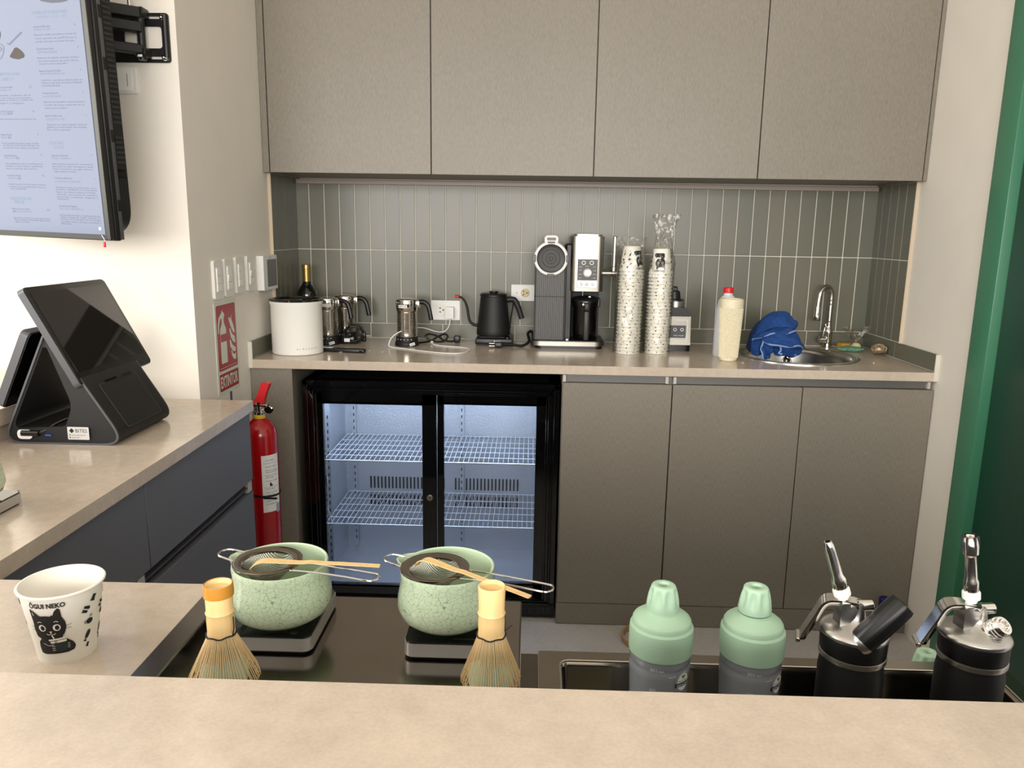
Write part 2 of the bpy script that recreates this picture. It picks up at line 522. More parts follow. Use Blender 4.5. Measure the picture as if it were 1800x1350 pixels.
# ------------------------------------------------------------------ worktop with round sink
SX, SY, SR = 1.968, -0.280, 0.225
m = MB()
circ = [(SX + (SR - 0.012) * cos(2 * pi * k / 48), SY + (SR - 0.012) * sin(2 * pi * k / 48)) for k in range(48)]
m.prism([(0.0095, -0.5977), (W - 0.0095, -0.5977), (W - 0.0095, -0.008), (0.0095, -0.008)], 0.03, Matrix.Translation((0, 0, ZC - 0.03)), holes=[circ])
tag(m.build('worktop', STONE, smooth=False), 'long beige stone worktop along the tiled back wall', 'worktop')
t = thing('round_sink', 'round steel sink bowl set into the back worktop', 'sink', (SX, SY, ZC))
MB().lathe([(SR, 0.0), (SR, 0.003), (SR - 0.006, 0.005), (SR - 0.022, 0.003), (SR - 0.03, -0.004), (SR - 0.034, -0.02), (SR - 0.045, -0.13), (SR - 0.075, -0.155), (0.045, -0.165), (0.03, -0.168), (0.028, -0.175), (0, -0.175)], n=64).build('basin', M('sink_steel', S(205, 202, 196), 0.24, 1.0), t, angle=60)
MB().lathe([(0.043, -0.163), (0.043, -0.160), (0.03, -0.161), (0.028, -0.166), (0, -0.167)], n=32).build('drain', CHROME, t)
MB().lathe([(SR - 0.008, 0.0048), (SR - 0.009, 0.0062), (SR - 0.012, 0.0062), (SR - 0.013, 0.0045)], n=64).build('rim_ridge', SATIN, t)

# ------------------------------------------------------------------ base cabinets
t = thing('end_panel', 'grey cabinet panel behind the extinguisher, left of the fridge', 'panel', (0.073, -0.59, 0))
MB().box(-0.0715, 0.0725, 0, 0.05, 0.002, 0.928, bevel=0.001, seg=1).build('front_panel', CAB, t)
MB().box(0.055, 0.0725, 0.05, 0.55, 0.002, 0.928).build('side_panel', CAB, t, smooth=False)
def base_cab(label, x0, x1, doors):
    t = thing('base_cabinet', label, 'cabinet', (x0, -0.59, 0))
    w = x1 - x0
    MB().box(0, 0.016, 0.02, 0.55, 0.082, 0.928).build('side_panel', CAB, t, smooth=False)
    MB().box(w - 0.016, w, 0.02, 0.55, 0.082, 0.928).build('side_panel', CAB, t, smooth=False)
    MB().box(0.016, w - 0.016, 0.02, 0.55, 0.082, 0.098).build('floor_panel', CAB, t, smooth=False)
    MB().box(0.016, w - 0.016, 0.542, 0.55, 0.098, 0.928).build('back_panel', CAB, t, smooth=False)
    MB().box(0, w, 0.002, 0.03, 0.002, 0.0825, bevel=0.001, seg=1).build('plinth', CAB, t)
    for a, b in doors:
        MB().box(a - x0 + .0016, b - x0 - .0016, 0, 0.018, 0.0854, 0.8985, bevel=0.001, seg=1).build('door', CAB, t)
    m = MB().box(0.014, w - 0.014, 0.006, 0.02, 0.9215, 0.928).box(0.014, w - 0.014, 0.016, 0.02, 0.9, 0.9215)
    m.build('grip_rail', RAIL, t, smooth=False)
    for xr in (0.002, w - 0.024):
        MB().box(xr, xr + 0.010, 0.003, 0.02, 0.902, 0.926).build('rail_end', PALE_METAL, t, smooth=False)
    return t
base_cab('grey single-door base cabinet just right of the black fridge', 1.0785, 1.4545, [(1.0795, 1.4545)])
base_cab('wide grey two-door base cabinet under the round sink', 1.4555, W - 0.001, [(1.4555, 1.8965), (1.8965, W - 0.002)])

# ------------------------------------------------------------------ glass door fridge
FX0, FX1 = 0.172, 1.071
fr = thing('bar_fridge', 'black two-door glass-fronted bar fridge under the worktop, lit inside', 'fridge', ((FX0 + FX1) / 2, -0.57, 0))
hw = (FX1 - FX0) / 2
ALU = M('embossed_aluminium', S(196, 200, 206), 0.32, 0.75, bump=((260, 260, 260), 0.7))
m = MB()
m.box(-hw, -hw + 0.035, 0.03, 0.49, 0.03, 0.885).box(hw - 0.035, hw, 0.03, 0.49, 0.03, 0.885)
m.box(-hw, hw, 0.03, 0.49, 0.845, 0.885).box(-hw, hw, 0.03, 0.49, 0.03, 0.075).box(-hw, hw, 0.462, 0.49, 0.03, 0.885)
m.build('cabinet_shell', BLACK, fr, smooth=False)
m = MB()
m.box(-hw + 0.034, -hw + 0.037, 0.05, 0.46, 0.075, 0.845).box(hw - 0.037, hw - 0.034, 0.05, 0.46, 0.075, 0.845)
m.box(-hw + 0.035, hw - 0.035, 0.452, 0.460, 0.075, 0.845).box(-hw + 0.035, hw - 0.035, 0.05, 0.46, 0.073, 0.077)
m.box(-hw + 0.035, hw - 0.035, 0.05, 0.46, 0.843, 0.846)
m.box(-hw + 0.037, hw - 0.037, 0.33, 0.452, 0.77, 0.843)
m.build('inner_lining', ALU, fr, smooth=False)
# outer frame with stepped mouldings
m = MB()
for (o, i, y0, y1) in ((0.0, 0.018, 0.0, 0.05), (0.018, 0.026, 0.006, 0.05), (0.026, 0.038, 0.002, 0.05), (0.038, 0.046, 0.010, 0.05)):
    x0, x1, z0, z1 = -hw + o, hw - o, 0.062 + o * 0.4, 0.885 - o
    X0, X1, Z0, Z1 = -hw + i, hw - i, 0.062 + i * 0.4, 0.885 - i
    m.box(x0, X0, y0, y1, z0, z1, 0.0015, 1).box(X1, x1, y0, y1, z0, z1, 0.0015, 1).box(x0, x1, y0, y1, Z1, z1, 0.0015, 1).box(x0, x1, y0, y1, z0, Z0, 0.0015, 1)
m.build('outer_frame', BLACK_G, fr)
m = MB().box(-hw, hw, 0.012, 0.05, 0.012, 0.064)
m.build('kick_panel', BLACK, fr, smooth=False)
for k in range(10):
    for x in (0.36, -0.42):
        MB().box(x + k * 0.0085 - .002, x + k * 0.0085 + .002, 0.0095, 0.0125, 0.022, 0.05).build('vent_slot', BLACK_G, fr, smooth=False) if x > 0 or k < 4 else None
for x in (-hw + 0.05, hw - 0.05):
    MB().cyl(0.018, 0, 0.03, (x, 0.07, 0), 16).build('foot', BLACK, fr)
def fdoor(gx0, gx1, fx0, fx1, y, gz0, gz1):
    # frame outer fx0..fx1, glass gx0..gx1 (world x)
    c = (FX0 + FX1) / 2
    d = MB()
    z0, z1 = 0.082, 0.843
    d.box(fx0 - c, gx0 - c, y, y + 0.022, z0, z1, 0.002, 1).box(gx1 - c, fx1 - c, y, y + 0.022, z0, z1, 0.002, 1)
    d.box(fx0 - c, fx1 - c, y, y + 0.022, gz1, z1, 0.002, 1).box(fx0 - c, fx1 - c, y, y + 0.022, z0, gz0, 0.002, 1)
    d.box(gx0 - c - .006, gx1 - c + .006, y + 0.0, y + 0.004, gz1, gz1 + 0.008).box(gx0 - c - .006, gx1 - c + .006, y, y + 0.004, gz0 - 0.008, gz0)
    o = d.build('sliding_door', BLACK_G, fr)
    MB().box(gx0 - c - .004, gx1 - c + .004, y + 0.009, y + 0.013, gz0 - .004, gz1 + .004).build('glass', PANE, o, smooth=False)
    return o
d1 = fdoor(0.2400, 0.5900, 0.216, 0.640, 0.012, 0.120, 0.8005)
d2 = fdoor(0.6650, 0.9920, 0.640, 1.028, 0.036, 0.128, 0.8005)
MB().cyl(0.011, 0, 0.006, n=24, mtx=front(0.6165 - (FX0 + FX1) / 2, 0.012, 0.462), b=0.002).build('lock', SATIN, d1)
MB().box(-0.0012, 0.0012, -0.005, 0.005, 0.0055, 0.0065, mtx=front(0.6165 - (FX0 + FX1) / 2, 0.012, 0.462)).build('keyhole', BLACK, d1, smooth=False)
WIRE = M('bright_shelf_wire', S(214, 218, 224), 0.3, 0.5)
for z, nm in ((0.578, 'upper'), (0.332, 'lower')):
    m = MB()
    x0, x1 = -hw + 0.05, hw - 0.05
    n = 44
    for k in range(n + 1):
        x = x0 + (x1 - x0) * k / n
        m.tube([(x, 0.075, z), (x, 0.44, z)], 0.0013, 5)
    for y in (0.075, 0.14, 0.21, 0.28, 0.35, 0.44):
        m.tube([(x0, y, z - 0.003), (x1, y, z - 0.003)], 0.0026, 6)
    m.build('wire_shelf', WIRE, fr)
for x in (-hw + 0.042, -hw + 0.075, 0.07, hw - 0.06):
    y = 0.44 if x > -hw + 0.05 else 0.16
    m = MB().box(x - 0.008, x + 0.008, y, y + 0.006, 0.09, 0.77)
    o = m.build('shelf_rail', ALU, fr, smooth=False)
    mm = MB()
    for k in range(22):
        mm.box(x - 0.002, x + 0.002, y - 0.0008, y + 0.001, 0.12 + k * 0.028, 0.133 + k * 0.028)
    mm.build('slot_row', CAB_IN, o, smooth=False)
for x0_, n in ((0.3105, 16), (0.6656, 18)):
    for k in range(n):
        for (z0, z1) in ((0.342, 0.392), (0.262, 0.312)):
            x = x0_ + k * 0.0152 - (FX0 + FX1) / 2
            MB().box(x - .003, x + .003, 0.4485, 0.4525, z0, z1).build('vent_slot', CAB_IN, fr, smooth=False)
# fan grille ring and hanging tag wires
mm = MB()
for r in (0.025, 0.035, 0.045):
    mm.tube([(0.07 + r * cos(2 * pi * k / 24), 0.39 + r * sin(2 * pi * k / 24), 0.768) for k in range(24)], 0.0016, 5, closed=True)
mm.build('fan_grille', BLACK, fr)
MB().tube(smoothpath([(-hw + 0.05, 0.08, 0.573), (-hw + 0.055, 0.08, 0.545), (-hw + 0.048, 0.08, 0.525), (-hw + 0.058, 0.08, 0.50), (-hw + 0.052, 0.08, 0.48)], 5), 0.0015, 6).build('shelf_clip', WHITE, fr)
MB().tube(smoothpath([(-hw + 0.05, 0.08, 0.41), (-hw + 0.06, 0.08, 0.37), (-hw + 0.068, 0.08, 0.33), (-hw + 0.055, 0.08, 0.29)], 5), 0.0015, 6).build('shelf_clip', WHITE, fr)
LED = M('cold_led', S(220, 230, 255), 0.5, emit=((0.62, 0.76, 1.0, 1), 3.0))
MB().box(-hw + 0.06, hw - 0.06, 0.052, 0.066, 0.832, 0.842).build('light_strip', LED, fr, smooth=False)
l = bpy.data.lights.new('fridge_lamp', 'AREA'); l.shape = 'RECTANGLE'; l.size = 0.78; l.size_y = 0.05; l.energy = 2.1; l.color = (0.62, 0.75, 1.0)
lo = bpy.data.objects.new('fridge_lamp', l); COL.objects.link(lo); lo.parent = fr
lo.location = (0, 0.09, 0.83); lo.rotation_euler = (rad(25), 0, 0)
# ------------------------------------------------------------------ left and front lower counters, bar ledge
ZL = 0.907
lw = MB().prism([(-0.55, YL - 0.001), (0.157, YL - 0.001), (0.177, -2.1755), (0.553, -2.1715), (0.553, -2.66), (-0.55, -2.66)], 0.03, Matrix.Translation((0, 0, ZL - 0.03)))
tag(lw.build('corner_worktop', STONE, smooth=False), 'beige stone L-shaped worktop at left carrying the payment terminal and paper cup', 'worktop')
dc = thing('drawer_cabinet', 'slate grey drawer cabinet under the left worktop', 'cabinet', (0.15, YL - 0.005, 0))
MB().box(-0.55, -0.022, -1.16, -0.004, 0.08, 0.876).build('body', CAB_IN, dc, smooth=False)
MB().box(-0.55, -0.04, -1.15, -0.004, 0.0, 0.08).build('plinth', CABD, dc, smooth=False)
for y0, y1 in ((-1.15, -0.633), (-0.630, -0.012)):
    MB().box(-0.018, 0.0, y0, y1, 0.672, 0.872, 0.001, 1).build('drawer_front', CABD, dc)
    MB().box(-0.018, 0.0, y0, y1, 0.36, 0.634, 0.001, 1).build('drawer_front', CABD, dc)
    MB().box(-0.018, 0.0, y0, y1, 0.09, 0.356, 0.001, 1).build('drawer_front', CABD, dc)
MB().box(-0.03, -0.012, -1.15, -0.012, 0.640, 0.668).build('grip_rail', M('dark_rail', S(58, 58, 60), 0.4, 0.5), dc, smooth=False)
MB().box(-0.012, -0.004, -1.15, -0.012, 0.652, 0.656).build('rail_lip', GUN, dc, smooth=False)
for y in (-0.045, -0.685):
    MB().box(-0.02, -0.003, y, y + 0.03, 0.638, 0.669).build('rail_end', PALE_METAL, dc, smooth=False)
tag(MB().box(0.17, 0.535, -2.19, -2.18, 0.0, 0.876).build('counter_panel', CABD, smooth=False), 'slate grey back panel under the front worktop', 'panel')

lg = thing('bar_ledge', 'raised beige ledge behind the payment terminal at the far left', 'ledge', (-0.40, -1.8, 0))
MB().box(-0.40, 0.148, -0.80, 0.80, 0.945, 0.985, 0.001, 1).build('ledge_top', STONE, lg)
MB().box(-0.395, 0.134, -0.80, 0.80, ZL + 0.0005, 0.945).build('ledge_riser', STONE, lg, smooth=False)
br = thing('bar_counter', 'wide beige stone bar top across the whole foreground', 'bar', (1.0, -2.83, 0))
MB().box(-1.9, 1.32, -0.23, 0.223, 1.0, 1.04, 0.0012, 1).build('slab', STONE, br)
MB().box(-1.9, 1.32, -0.05, 0.16, 0.0, 1.0).build('riser', CABD, br, smooth=False)

# ------------------------------------------------------------------ payment terminal
y0 = -1.49
pt = thing('payment_terminal', 'black two-screen payment terminal on the left worktop', 'terminal', (-0.10, y0, ZL))
def L(p): return (p[0] + 0.10, p[1])
# profile frame: u = x, v = z, extruded backwards (+y)
BK = Matrix(((1, 0, 0, 0), (0, 0, 1, 0), (0, 1, 0, 0), (0, 0, 0, 1)))
outer = roundpoly([L(p) for p in [(-0.249, 0.0), (0.0460, 0.0), (-0.1135, 0.257), (-0.1275, 0.257)]], [0.05, 0.06, 0.01, 0.01], 7)
hole = roundpoly([L(p) for p in [(-0.1325, 0.226), (-0.124, 0.226), (-0.078, 0.092), (-0.098, 0.042), (-0.214, 0.036), (-0.2145, 0.052)]], [0.01, 0.01, 0.02, 0.008, 0.015, 0.02], 5)
D = 0.245
MB().prism(outer, D, BK, holes=[hole]).build('stand_body', BLACK_M, pt)
def inset(poly, d):
    n = len(poly); out = []
    A = sum(poly[i - 1][0] * poly[i][1] - poly[i][0] * poly[i - 1][1] for i in range(n))
    sg = 1 if A > 0 else -1
    for i in range(n):
        p0, p1 = Vector(poly[i - 1]), Vector(poly[(i + 1) % n])
        t = (p1 - p0).normalized(); nn = Vector((-t.y, t.x)) * sg
        out.append((poly[i][0] + nn.x * d, poly[i][1] + nn.y * d))
    return out
MB().prism(outer, 0.004, Matrix.Translation((0, -0.004, 0)) @ BK, holes=[inset(outer, 0.0045)]).build('frame_edge', GUN, pt)
MB().prism(outer, 0.004, Matrix.Translation((0, D, 0)) @ BK, holes=[inset(outer, 0.0045)]).build('frame_edge', GUN, pt)
# inside: cable box, cable, port, sticker
MB().box(-0.015, 0.03, 0.03, 0.2, 0.032, 0.05, 0.006).build('power_brick', BLACK, pt)
MB().tube(smoothpath([(-0.095, -0.002, 0.024), (-0.075, -0.004, 0.026), (-0.05, 0.0, 0.03), (-0.03, 0.02, 0.045), (0.0, 0.05, 0.056), (0.02, 0.08, 0.05)], 6), 0.004).build('power_cable', BLACK_G, pt)
MB().cyl(0.007, -0.02, 0.02, n=12, mtx=Matrix.Translation((-0.078, -0.006, 0.026)) @ Matrix.Rotation(pi / 2, 4, 'Y')).build('cable_plug', BLACK_G, pt)
MB().prism(roundpoly([(-0.11, 0.012), (-0.075, 0.012), (-0.075, 0.034), (-0.11, 0.034)], 0.01), 0.001, front(0, -0.0045, 0)).build('cable_opening', LABEL, pt)
MB().box(-0.045, -0.031, -0.0052, -0.0042, 0.0205, 0.0235).build('usb_port', M('usb_blue', S(40, 90, 200), 0.5), pt, smooth=False)
st = MB().prism(rrect(0.008, 0.058, 0.013, 0.043, 0.002), 0.0007, front(0, -0.0045, 0)).build('sticker', M('silver_sticker', S(214, 214, 212), 0.3, 0.3), pt)
m = MB()
m.text('BITES', 0.012, front(0.026, -0.0054, 0.030))
m.prism([(0.012, 0.034), (0.018, 0.040), (0.024, 0.034), (0.018, 0.028)], 0.0002, front(0, -0.0053, 0))
m.text('www.soporte.net', 0.0045, front(0.017, -0.0054, 0.0225))
m.text('2222-1011', 0.0045, front(0.017, -0.0054, 0.0165))
m.cyl(0.0016, 0, .0002, n=10, mtx=front(0.0135, -0.0053, 0.024)).cyl(0.0016, 0, .0002, n=10, mtx=front(0.0135, -0.0053, 0.018))
m.build('sticker_print', INK, st, smooth=False)
# screens: slab between two profile points
def slab(name, a, b, th, ya, yb, mat, side, rad_=0.012):
    a, b = Vector((a[0], 0, a[1])), Vector((b[0], 0, b[1]))
    ev = (a - b).normalized(); ew = Vector((0, 1, 0)); en = ew.cross(ev) * side
    mt = Matrix((ew, ev, en)).transposed().to_4x4(); mt.translation = b
    H = (a - b).length
    return mt, H
a, b = L((-0.1662, 0.356)), L((-0.0524, 0.136))
mt, H = slab('s', a, b, 0.02, -0.02, 0.32, None, 1)
if (mt.to_3x3() @ Vector((0, 0, 1))).x < 0:
    mt, H = slab('s', a, b, 0.02, -0.02, 0.32, None, -1)
sc = MB().prism(rrect(-0.012, 0.315, 0, H, 0.012), 0.016, mt @ Matrix.Translation((0, 0, -0.008))).build('staff_screen', GUN, pt)
MB().prism(rrect(-0.0095, 0.3125, 0.0025, H - 0.0025, 0.010), 0.003, mt @ Matrix.Translation((0, 0, 0.0075))).build('bezel', M('bezel_black', S(14, 14, 14), 0.25, coat=0.2), sc)
MB().prism(rrect(0.002, 0.301, 0.032, H - 0.016, 0.002), 0.0012, mt @ Matrix.Translation((0, 0, 0.010))).build('screen_glass', M('dark_display_glass', S(26, 25, 23), 0.04, spec=0.8), sc)
a, b = L((-0.1609, 0.262)), L((-0.242, 0.088))
mt2, H2 = slab('s', a, b, 0.02, 0, 0.3, None, 1)
if (mt2.to_3x3() @ Vector((0, 0, 1))).x > 0:
    mt2, H2 = slab('s', a, b, 0.02, 0, 0.3, None, -1)
cs = MB().prism(rrect(-0.012, 0.30, 0, H2, 0.012), 0.018, mt2 @ Matrix.Translation((0, 0, -0.008))).build('customer_screen', GUN, pt)
MB().prism(rrect(-0.0095, 0.2975, 0.002, H2 - 0.002, 0.010), 0.003, mt2 @ Matrix.Translation((0, 0, -0.011))).build('back_shell', BLACK_G, cs)
MB().box(-0.045, -0.025, 0.10, 0.16, 0.232, 0.262, 0.004).build('hinge', BLACK, pt)
# printer door on the right slope
a, b = Vector((0.1162, 0, 0.048)), Vector((0.0057, 0, 0.226))
ev = (b - a).normalized(); ew = Vector((0, 1, 0)); en = Vector((ev.z, 0, -ev.x))
pm = Matrix((ew, ev, en)).transposed().to_4x4(); pm.translation = a
off = 0.0
# distance of slope from a : project onto outer right edge
e0, e1 = Vector((0.146, 0, 0)), Vector((-0.0135, 0, 0.257))
off = (e0 - a).dot(en)
pd = MB().prism(rrect(0.045, 0.205, -0.015, 0.098, 0.004), 0.0016, pm @ Matrix.Translation((0, 0, off - 0.0002))).build('printer_door', M('printer_black', S(16, 16, 16), 0.45), pt)
MB().prism(rrect(0.0425, 0.2075, -0.0175, 0.1005, 0.005), 0.0012, pm @ Matrix.Translation((0, 0, off - 0.0002)), holes=[rrect(0.0435, 0.2065, -0.0165, 0.0995, 0.005)]).build('door_seam', GUN, pt)
MB().prism([(0.07, 0.100), (0.19, 0.100), (0.19, 0.106), (0.07, 0.106)], 0.003, pm @ Matrix.Translation((0, 0, off - 0.001))).build('paper_slot', BLACK_G, pt)

# ------------------------------------------------------------------ wall screen with menu
tv = thing('menu_screen', 'large wall-mounted menu screen at the upper left', 'screen', (-0.0748, -1.272, 1.3678))
tv.rotation_euler = (Matrix.Rotation(rad(-15), 3, 'Z') @ Matrix.Rotation(rad(3), 3, 'X') @ Matrix.Rotation(rad(1.25), 3, 'Y')).to_euler()
TW, TH = 0.445, 0.78
MB().box(-TW, 0, 0.001, 0.016, 0, TH, 0.0015, 1).build('front_bezel', M('bezel_grey', S(44, 43, 40), 0.3, 0.2), tv)
MB().box(-TW + 0.002, 0.004, 0.016, 0.030, -0.002, TH, 0.002).build('side_frame', BLACK, tv)
o = MB().box(-TW + 0.004, 0.003, 0.030, 0.042, 0.0, TH, 0.001).build('ridge_strip', GUN, tv)
for z in (0.07, 0.235, 0.40, 0.515):
    MB().box(0.0, 0.0045, 0.032, 0.040, z, z + 0.028).build('clip_slot', BLACK_G, o, smooth=False)
m = MB()
ph = roundpoly([(-TW + 0.02, 0.01), (0.0, 0.01), (0.0, TH), (-TW + 0.02, TH)], [0.07, 0.07, 0.01, 0.01], 8)
m.prism(ph, 0.034, Matrix.Translation((0, 0.042, 0)) @ BK)
bk = m.build('back_housing', BLACK_M, tv)
fm = M('fin_black', S(40, 40, 41), 0.5)
for k in range(46):
    z = 0.185 + k * 0.0118
    if 0.245 < z < 0.268: continue
    MB().box(-0.004, 0.0018, 0.046, 0.072, z, z + 0.0055).build('vent_fin', fm, bk, smooth=False)
MB().box(-0.004, 0.001, 0.046, 0.070, 0.150, 0.172).build('port_recess', BLACK_G, bk, smooth=False)
SCRN = bpy.data.materials.new('lit_menu_display'); SCRN.use_nodes = True
p = SCRN.node_tree.nodes['Principled BSDF']
p.inputs['Base Color'].default_value = (0.02, 0.02, 0.02, 1); p.inputs['Roughness'].default_value = 0.12; p.inputs['Specular IOR Level'].default_value = 0.1
p.inputs['Emission Color'].default_value = S(196, 206, 232); p.inputs['Emission Strength'].default_value = 0.40
dsp = MB().box(-TW + 0.010, -0.0155, -0.0006, 0.003, 0.014, TH - 0.01).build('display', SCRN, tv, smooth=False)
MENU = [
(-0.158, 0.523, 0.103, 'h', 'COFFEE LATTE SIGNATURES'),
(-0.147, 0.513, 0.091, 'j', 'シグネチャーコーヒーラテ'),
(-0.158, 0.493, 0.049, 't', 'Lucuma Coffee Latte'),
(-0.158, 0.486, 0.05, 't', 'ルクマコーヒーラテ'),
(-0.038, 0.494, 0.003, 'p', '3'),
(-0.159, 0.475, 0.124, 'd', 'Espresso doble con leche y sirope de'),
(-0.158, 0.467, 0.123, 'd', 'coco, servido en perfil fresco y'),
(-0.157, 0.46, 0.114, 'd', 'servido, decorado con polvos de cacao'),
(-0.157, 0.444, 0.051, 't', 'Cloud Caramel Latte'),
(-0.156, 0.436, 0.06, 't', 'クラウドキャラメルラテ'),
(-0.036, 0.445, 0.003, 'p', '3'),
(-0.157, 0.424, 0.123, 'd', 'Espresso con espuma, caramelo tostado y'),
(-0.157, 0.417, 0.121, 'd', 'una suave espuma de leche. Dulce,'),
(-0.156, 0.411, 0.087, 'd', 'cremoso y con un toque salino.'),
(-0.157, 0.395, 0.065, 't', 'Banana Cloud Iced Coffee'),
(-0.156, 0.388, 0.078, 't', 'バナナクラウドアイスコーヒー'),
(-0.035, 0.396, 0.002, 'p', '3'),
(-0.155, 0.374, 0.123, 'd', 'Café frío con leche infusionada en'),
(-0.155, 0.368, 0.122, 'd', 'banana y cold foam de banana, finalizado'),
(-0.154, 0.362, 0.056, 'd', 'con banana flameada.'),
(-0.156, 0.345, 0.047, 't', 'Tiramisu Iced Latte'),
(-0.155, 0.337, 0.055, 't', 'ティラミスアイスラテ'),
(-0.034, 0.346, 0.002, 'p', '3'),
(-0.155, 0.325, 0.122, 'd', 'Espresso con chocolate, crema mascarpone'),
(-0.155, 0.318, 0.12, 'd', 'y notas de cacao inspirado en el'),
(-0.153, 0.311, 0.067, 'd', 'clásico postre italiano.'),
(-0.155, 0.293, 0.051, 't', 'Biscoff Coffee Latte'),
(-0.153, 0.285, 0.055, 't', 'ビスコフコーヒーラテ'),
(-0.033, 0.294, 0.002, 'p', '4'),
(-0.154, 0.273, 0.121, 'd', 'Espresso con leche vegetal, notas de'),
(-0.154, 0.267, 0.121, 'd', 'galleta y cold foam de vainilla.'),
(-0.154, 0.261, 0.071, 'd', 'Rico, dulce y especiado.'),
(-0.153, 0.23, 0.042, 'h', 'COCKTAILS'),
(-0.142, 0.22, 0.031, 'j', 'カクテル'),
(-0.151, 0.201, 0.05, 't', 'Japanese Lemonade'),
(-0.151, 0.194, 0.059, 't', 'ジャパニーズレモネード'),
(-0.031, 0.202, 0.003, 'p', '7'),
(-0.152, 0.181, 0.124, 'd', 'Refrescante mezcla de cooperando'),
(-0.152, 0.175, 0.124, 'd', 'limonada con yuzu, lemongrass y limón'),
(-0.151, 0.169, 0.121, 'd', 'Final: terminado con agua mineral,'),
(-0.151, 0.163, 0.07, 'd', 'virgen, pimienta y hierba.'),
(-0.151, 0.147, 0.054, 't', 'Cold Brew Milk Punch'),
(-0.15, 0.139, 0.078, 't', 'コールドブリューミルクパンチ'),
(-0.028, 0.147, 0.002, 'p', '7'),
(-0.149, 0.125, 0.123, 'd', 'Ginebra a base de café brew, ron y'),
(-0.15, 0.12, 0.124, 'd', 'bourbon, clarificado con leche para'),
(-0.15, 0.114, 0.122, 'd', 'lograr una textura sedosa y cristalina.'),
(-0.149, 0.108, 0.125, 'd', 'Servido con aroma de vainilla y'),
(-0.15, 0.102, 0.126, 'd', 'profundo, complejo, elegante y'),
(-0.149, 0.097, 0.036, 'd', 'refrescante.'),
(-0.147, 0.08, 0.057, 't', 'Sparkling Soda Negroni'),
(-0.147, 0.073, 0.074, 't', 'スパークリングネグローニ'),
(-0.026, 0.081, 0.002, 'p', '7'),
(-0.148, 0.058, 0.123, 'd', 'Interpretación ligera y burbujeante del'),
(-0.147, 0.053, 0.123, 'd', 'clásico Negroni. Soda, Campari y'),
(-0.147, 0.048, 0.124, 'd', 'vermut, lo usual bien con un toque'),
(-0.147, 0.042, 0.125, 'd', 'aromático dulce. Amargo, aromático y'),
(-0.147, 0.037, 0.034, 'd', 'refrescante.'),
(-0.289, 0.39, 0.071, 'h', 'BEBIDAS DE LA CASA'),
(-0.294, 0.378, 0.057, 'j', 'アイス抹茶ラテ'),
(-0.303, 0.36, 0.057, 't', 'Matcha Limonada'),
(-0.302, 0.353, 0.05, 't', '抹茶レモネード'),
(-0.194, 0.36, 0.007, 'p', '3.5'),
(-0.313, 0.341, 0.121, 'd', 'Refrescante, orgánico de té'),
(-0.312, 0.335, 0.119, 'd', 'verde con limón, terminado'),
(-0.313, 0.33, 0.126, 'd', 'con hielo y menta, y todo de'),
(-0.313, 0.323, 0.099, 'd', 'muy ligero y elegante.'),
(-0.314, 0.304, 0.061, 't', 'Matcha Latte Clásico'),
(-0.312, 0.298, 0.056, 't', 'クラシック抹茶'),
(-0.193, 0.304, 0.007, 'p', '3.5'),
(-0.314, 0.286, 0.128, 'd', 'Matcha ceremonial con leche de'),
(-0.303, 0.249, 0.035, 't', 'Mango Matcha'),
(-0.303, 0.242, 0.032, 't', 'マンゴー抹茶'),
(-0.187, 0.25, 0.003, 'p', '4'),
(-0.303, 0.229, 0.116, 'd', 'Fresco tropical de mango y yogur, servido'),
(-0.3, 0.224, 0.115, 'd', 'con base de matcha ceremonial que crea'),
(-0.302, 0.218, 0.115, 'd', 'un contraste fresco, vibrante y armonioso.'),
(-0.303, 0.199, 0.042, 't', 'Vainilla Matcha'),
(-0.302, 0.193, 0.048, 't', 'マチャ ヒーリー抹茶'),
(-0.185, 0.202, 0.003, 'p', '4'),
(-0.301, 0.18, 0.118, 'd', 'Una combinación suave y reconfortante de'),
(-0.302, 0.174, 0.119, 'd', 'vainilla y toques dulces, equilibrado'),
(-0.302, 0.168, 0.102, 'd', 'con la esencia del matcha.'),
(-0.301, 0.151, 0.045, 't', 'Strawberry Matcha'),
(-0.3, 0.144, 0.043, 't', 'ストロベリー抹茶'),
(-0.189, 0.152, 0.007, 'p', '4.5'),
(-0.3, 0.13, 0.119, 'd', 'Capas de puré de fresa, leche cremosa'),
(-0.3, 0.124, 0.119, 'd', 'y matcha ceremonial. Dulce, fresco y'),
(-0.294, 0.119, 0.051, 'd', 'muy equilibrado.'),
(-0.299, 0.095, 0.066, 'h', 'DULCES DE MATCHA'),
(-0.288, 0.086, 0.031, 'j', '抹茶小皿'),
(-0.299, 0.069, 0.056, 't', 'Matcha Coconut Cloud'),
(-0.299, 0.062, 0.061, 't', '抹茶ココナッツクラウド'),
(-0.187, 0.069, 0.009, 'p', '4.5'),
(-0.299, 0.047, 0.119, 'd', 'Agua de coco bien fría con una nube cremosa'),
(-0.298, 0.042, 0.117, 'd', 'crema de matcha ceremonial. Refrescante,'),
(-0.293, 0.037, 0.046, 'd', 'ligero y tropical.')]
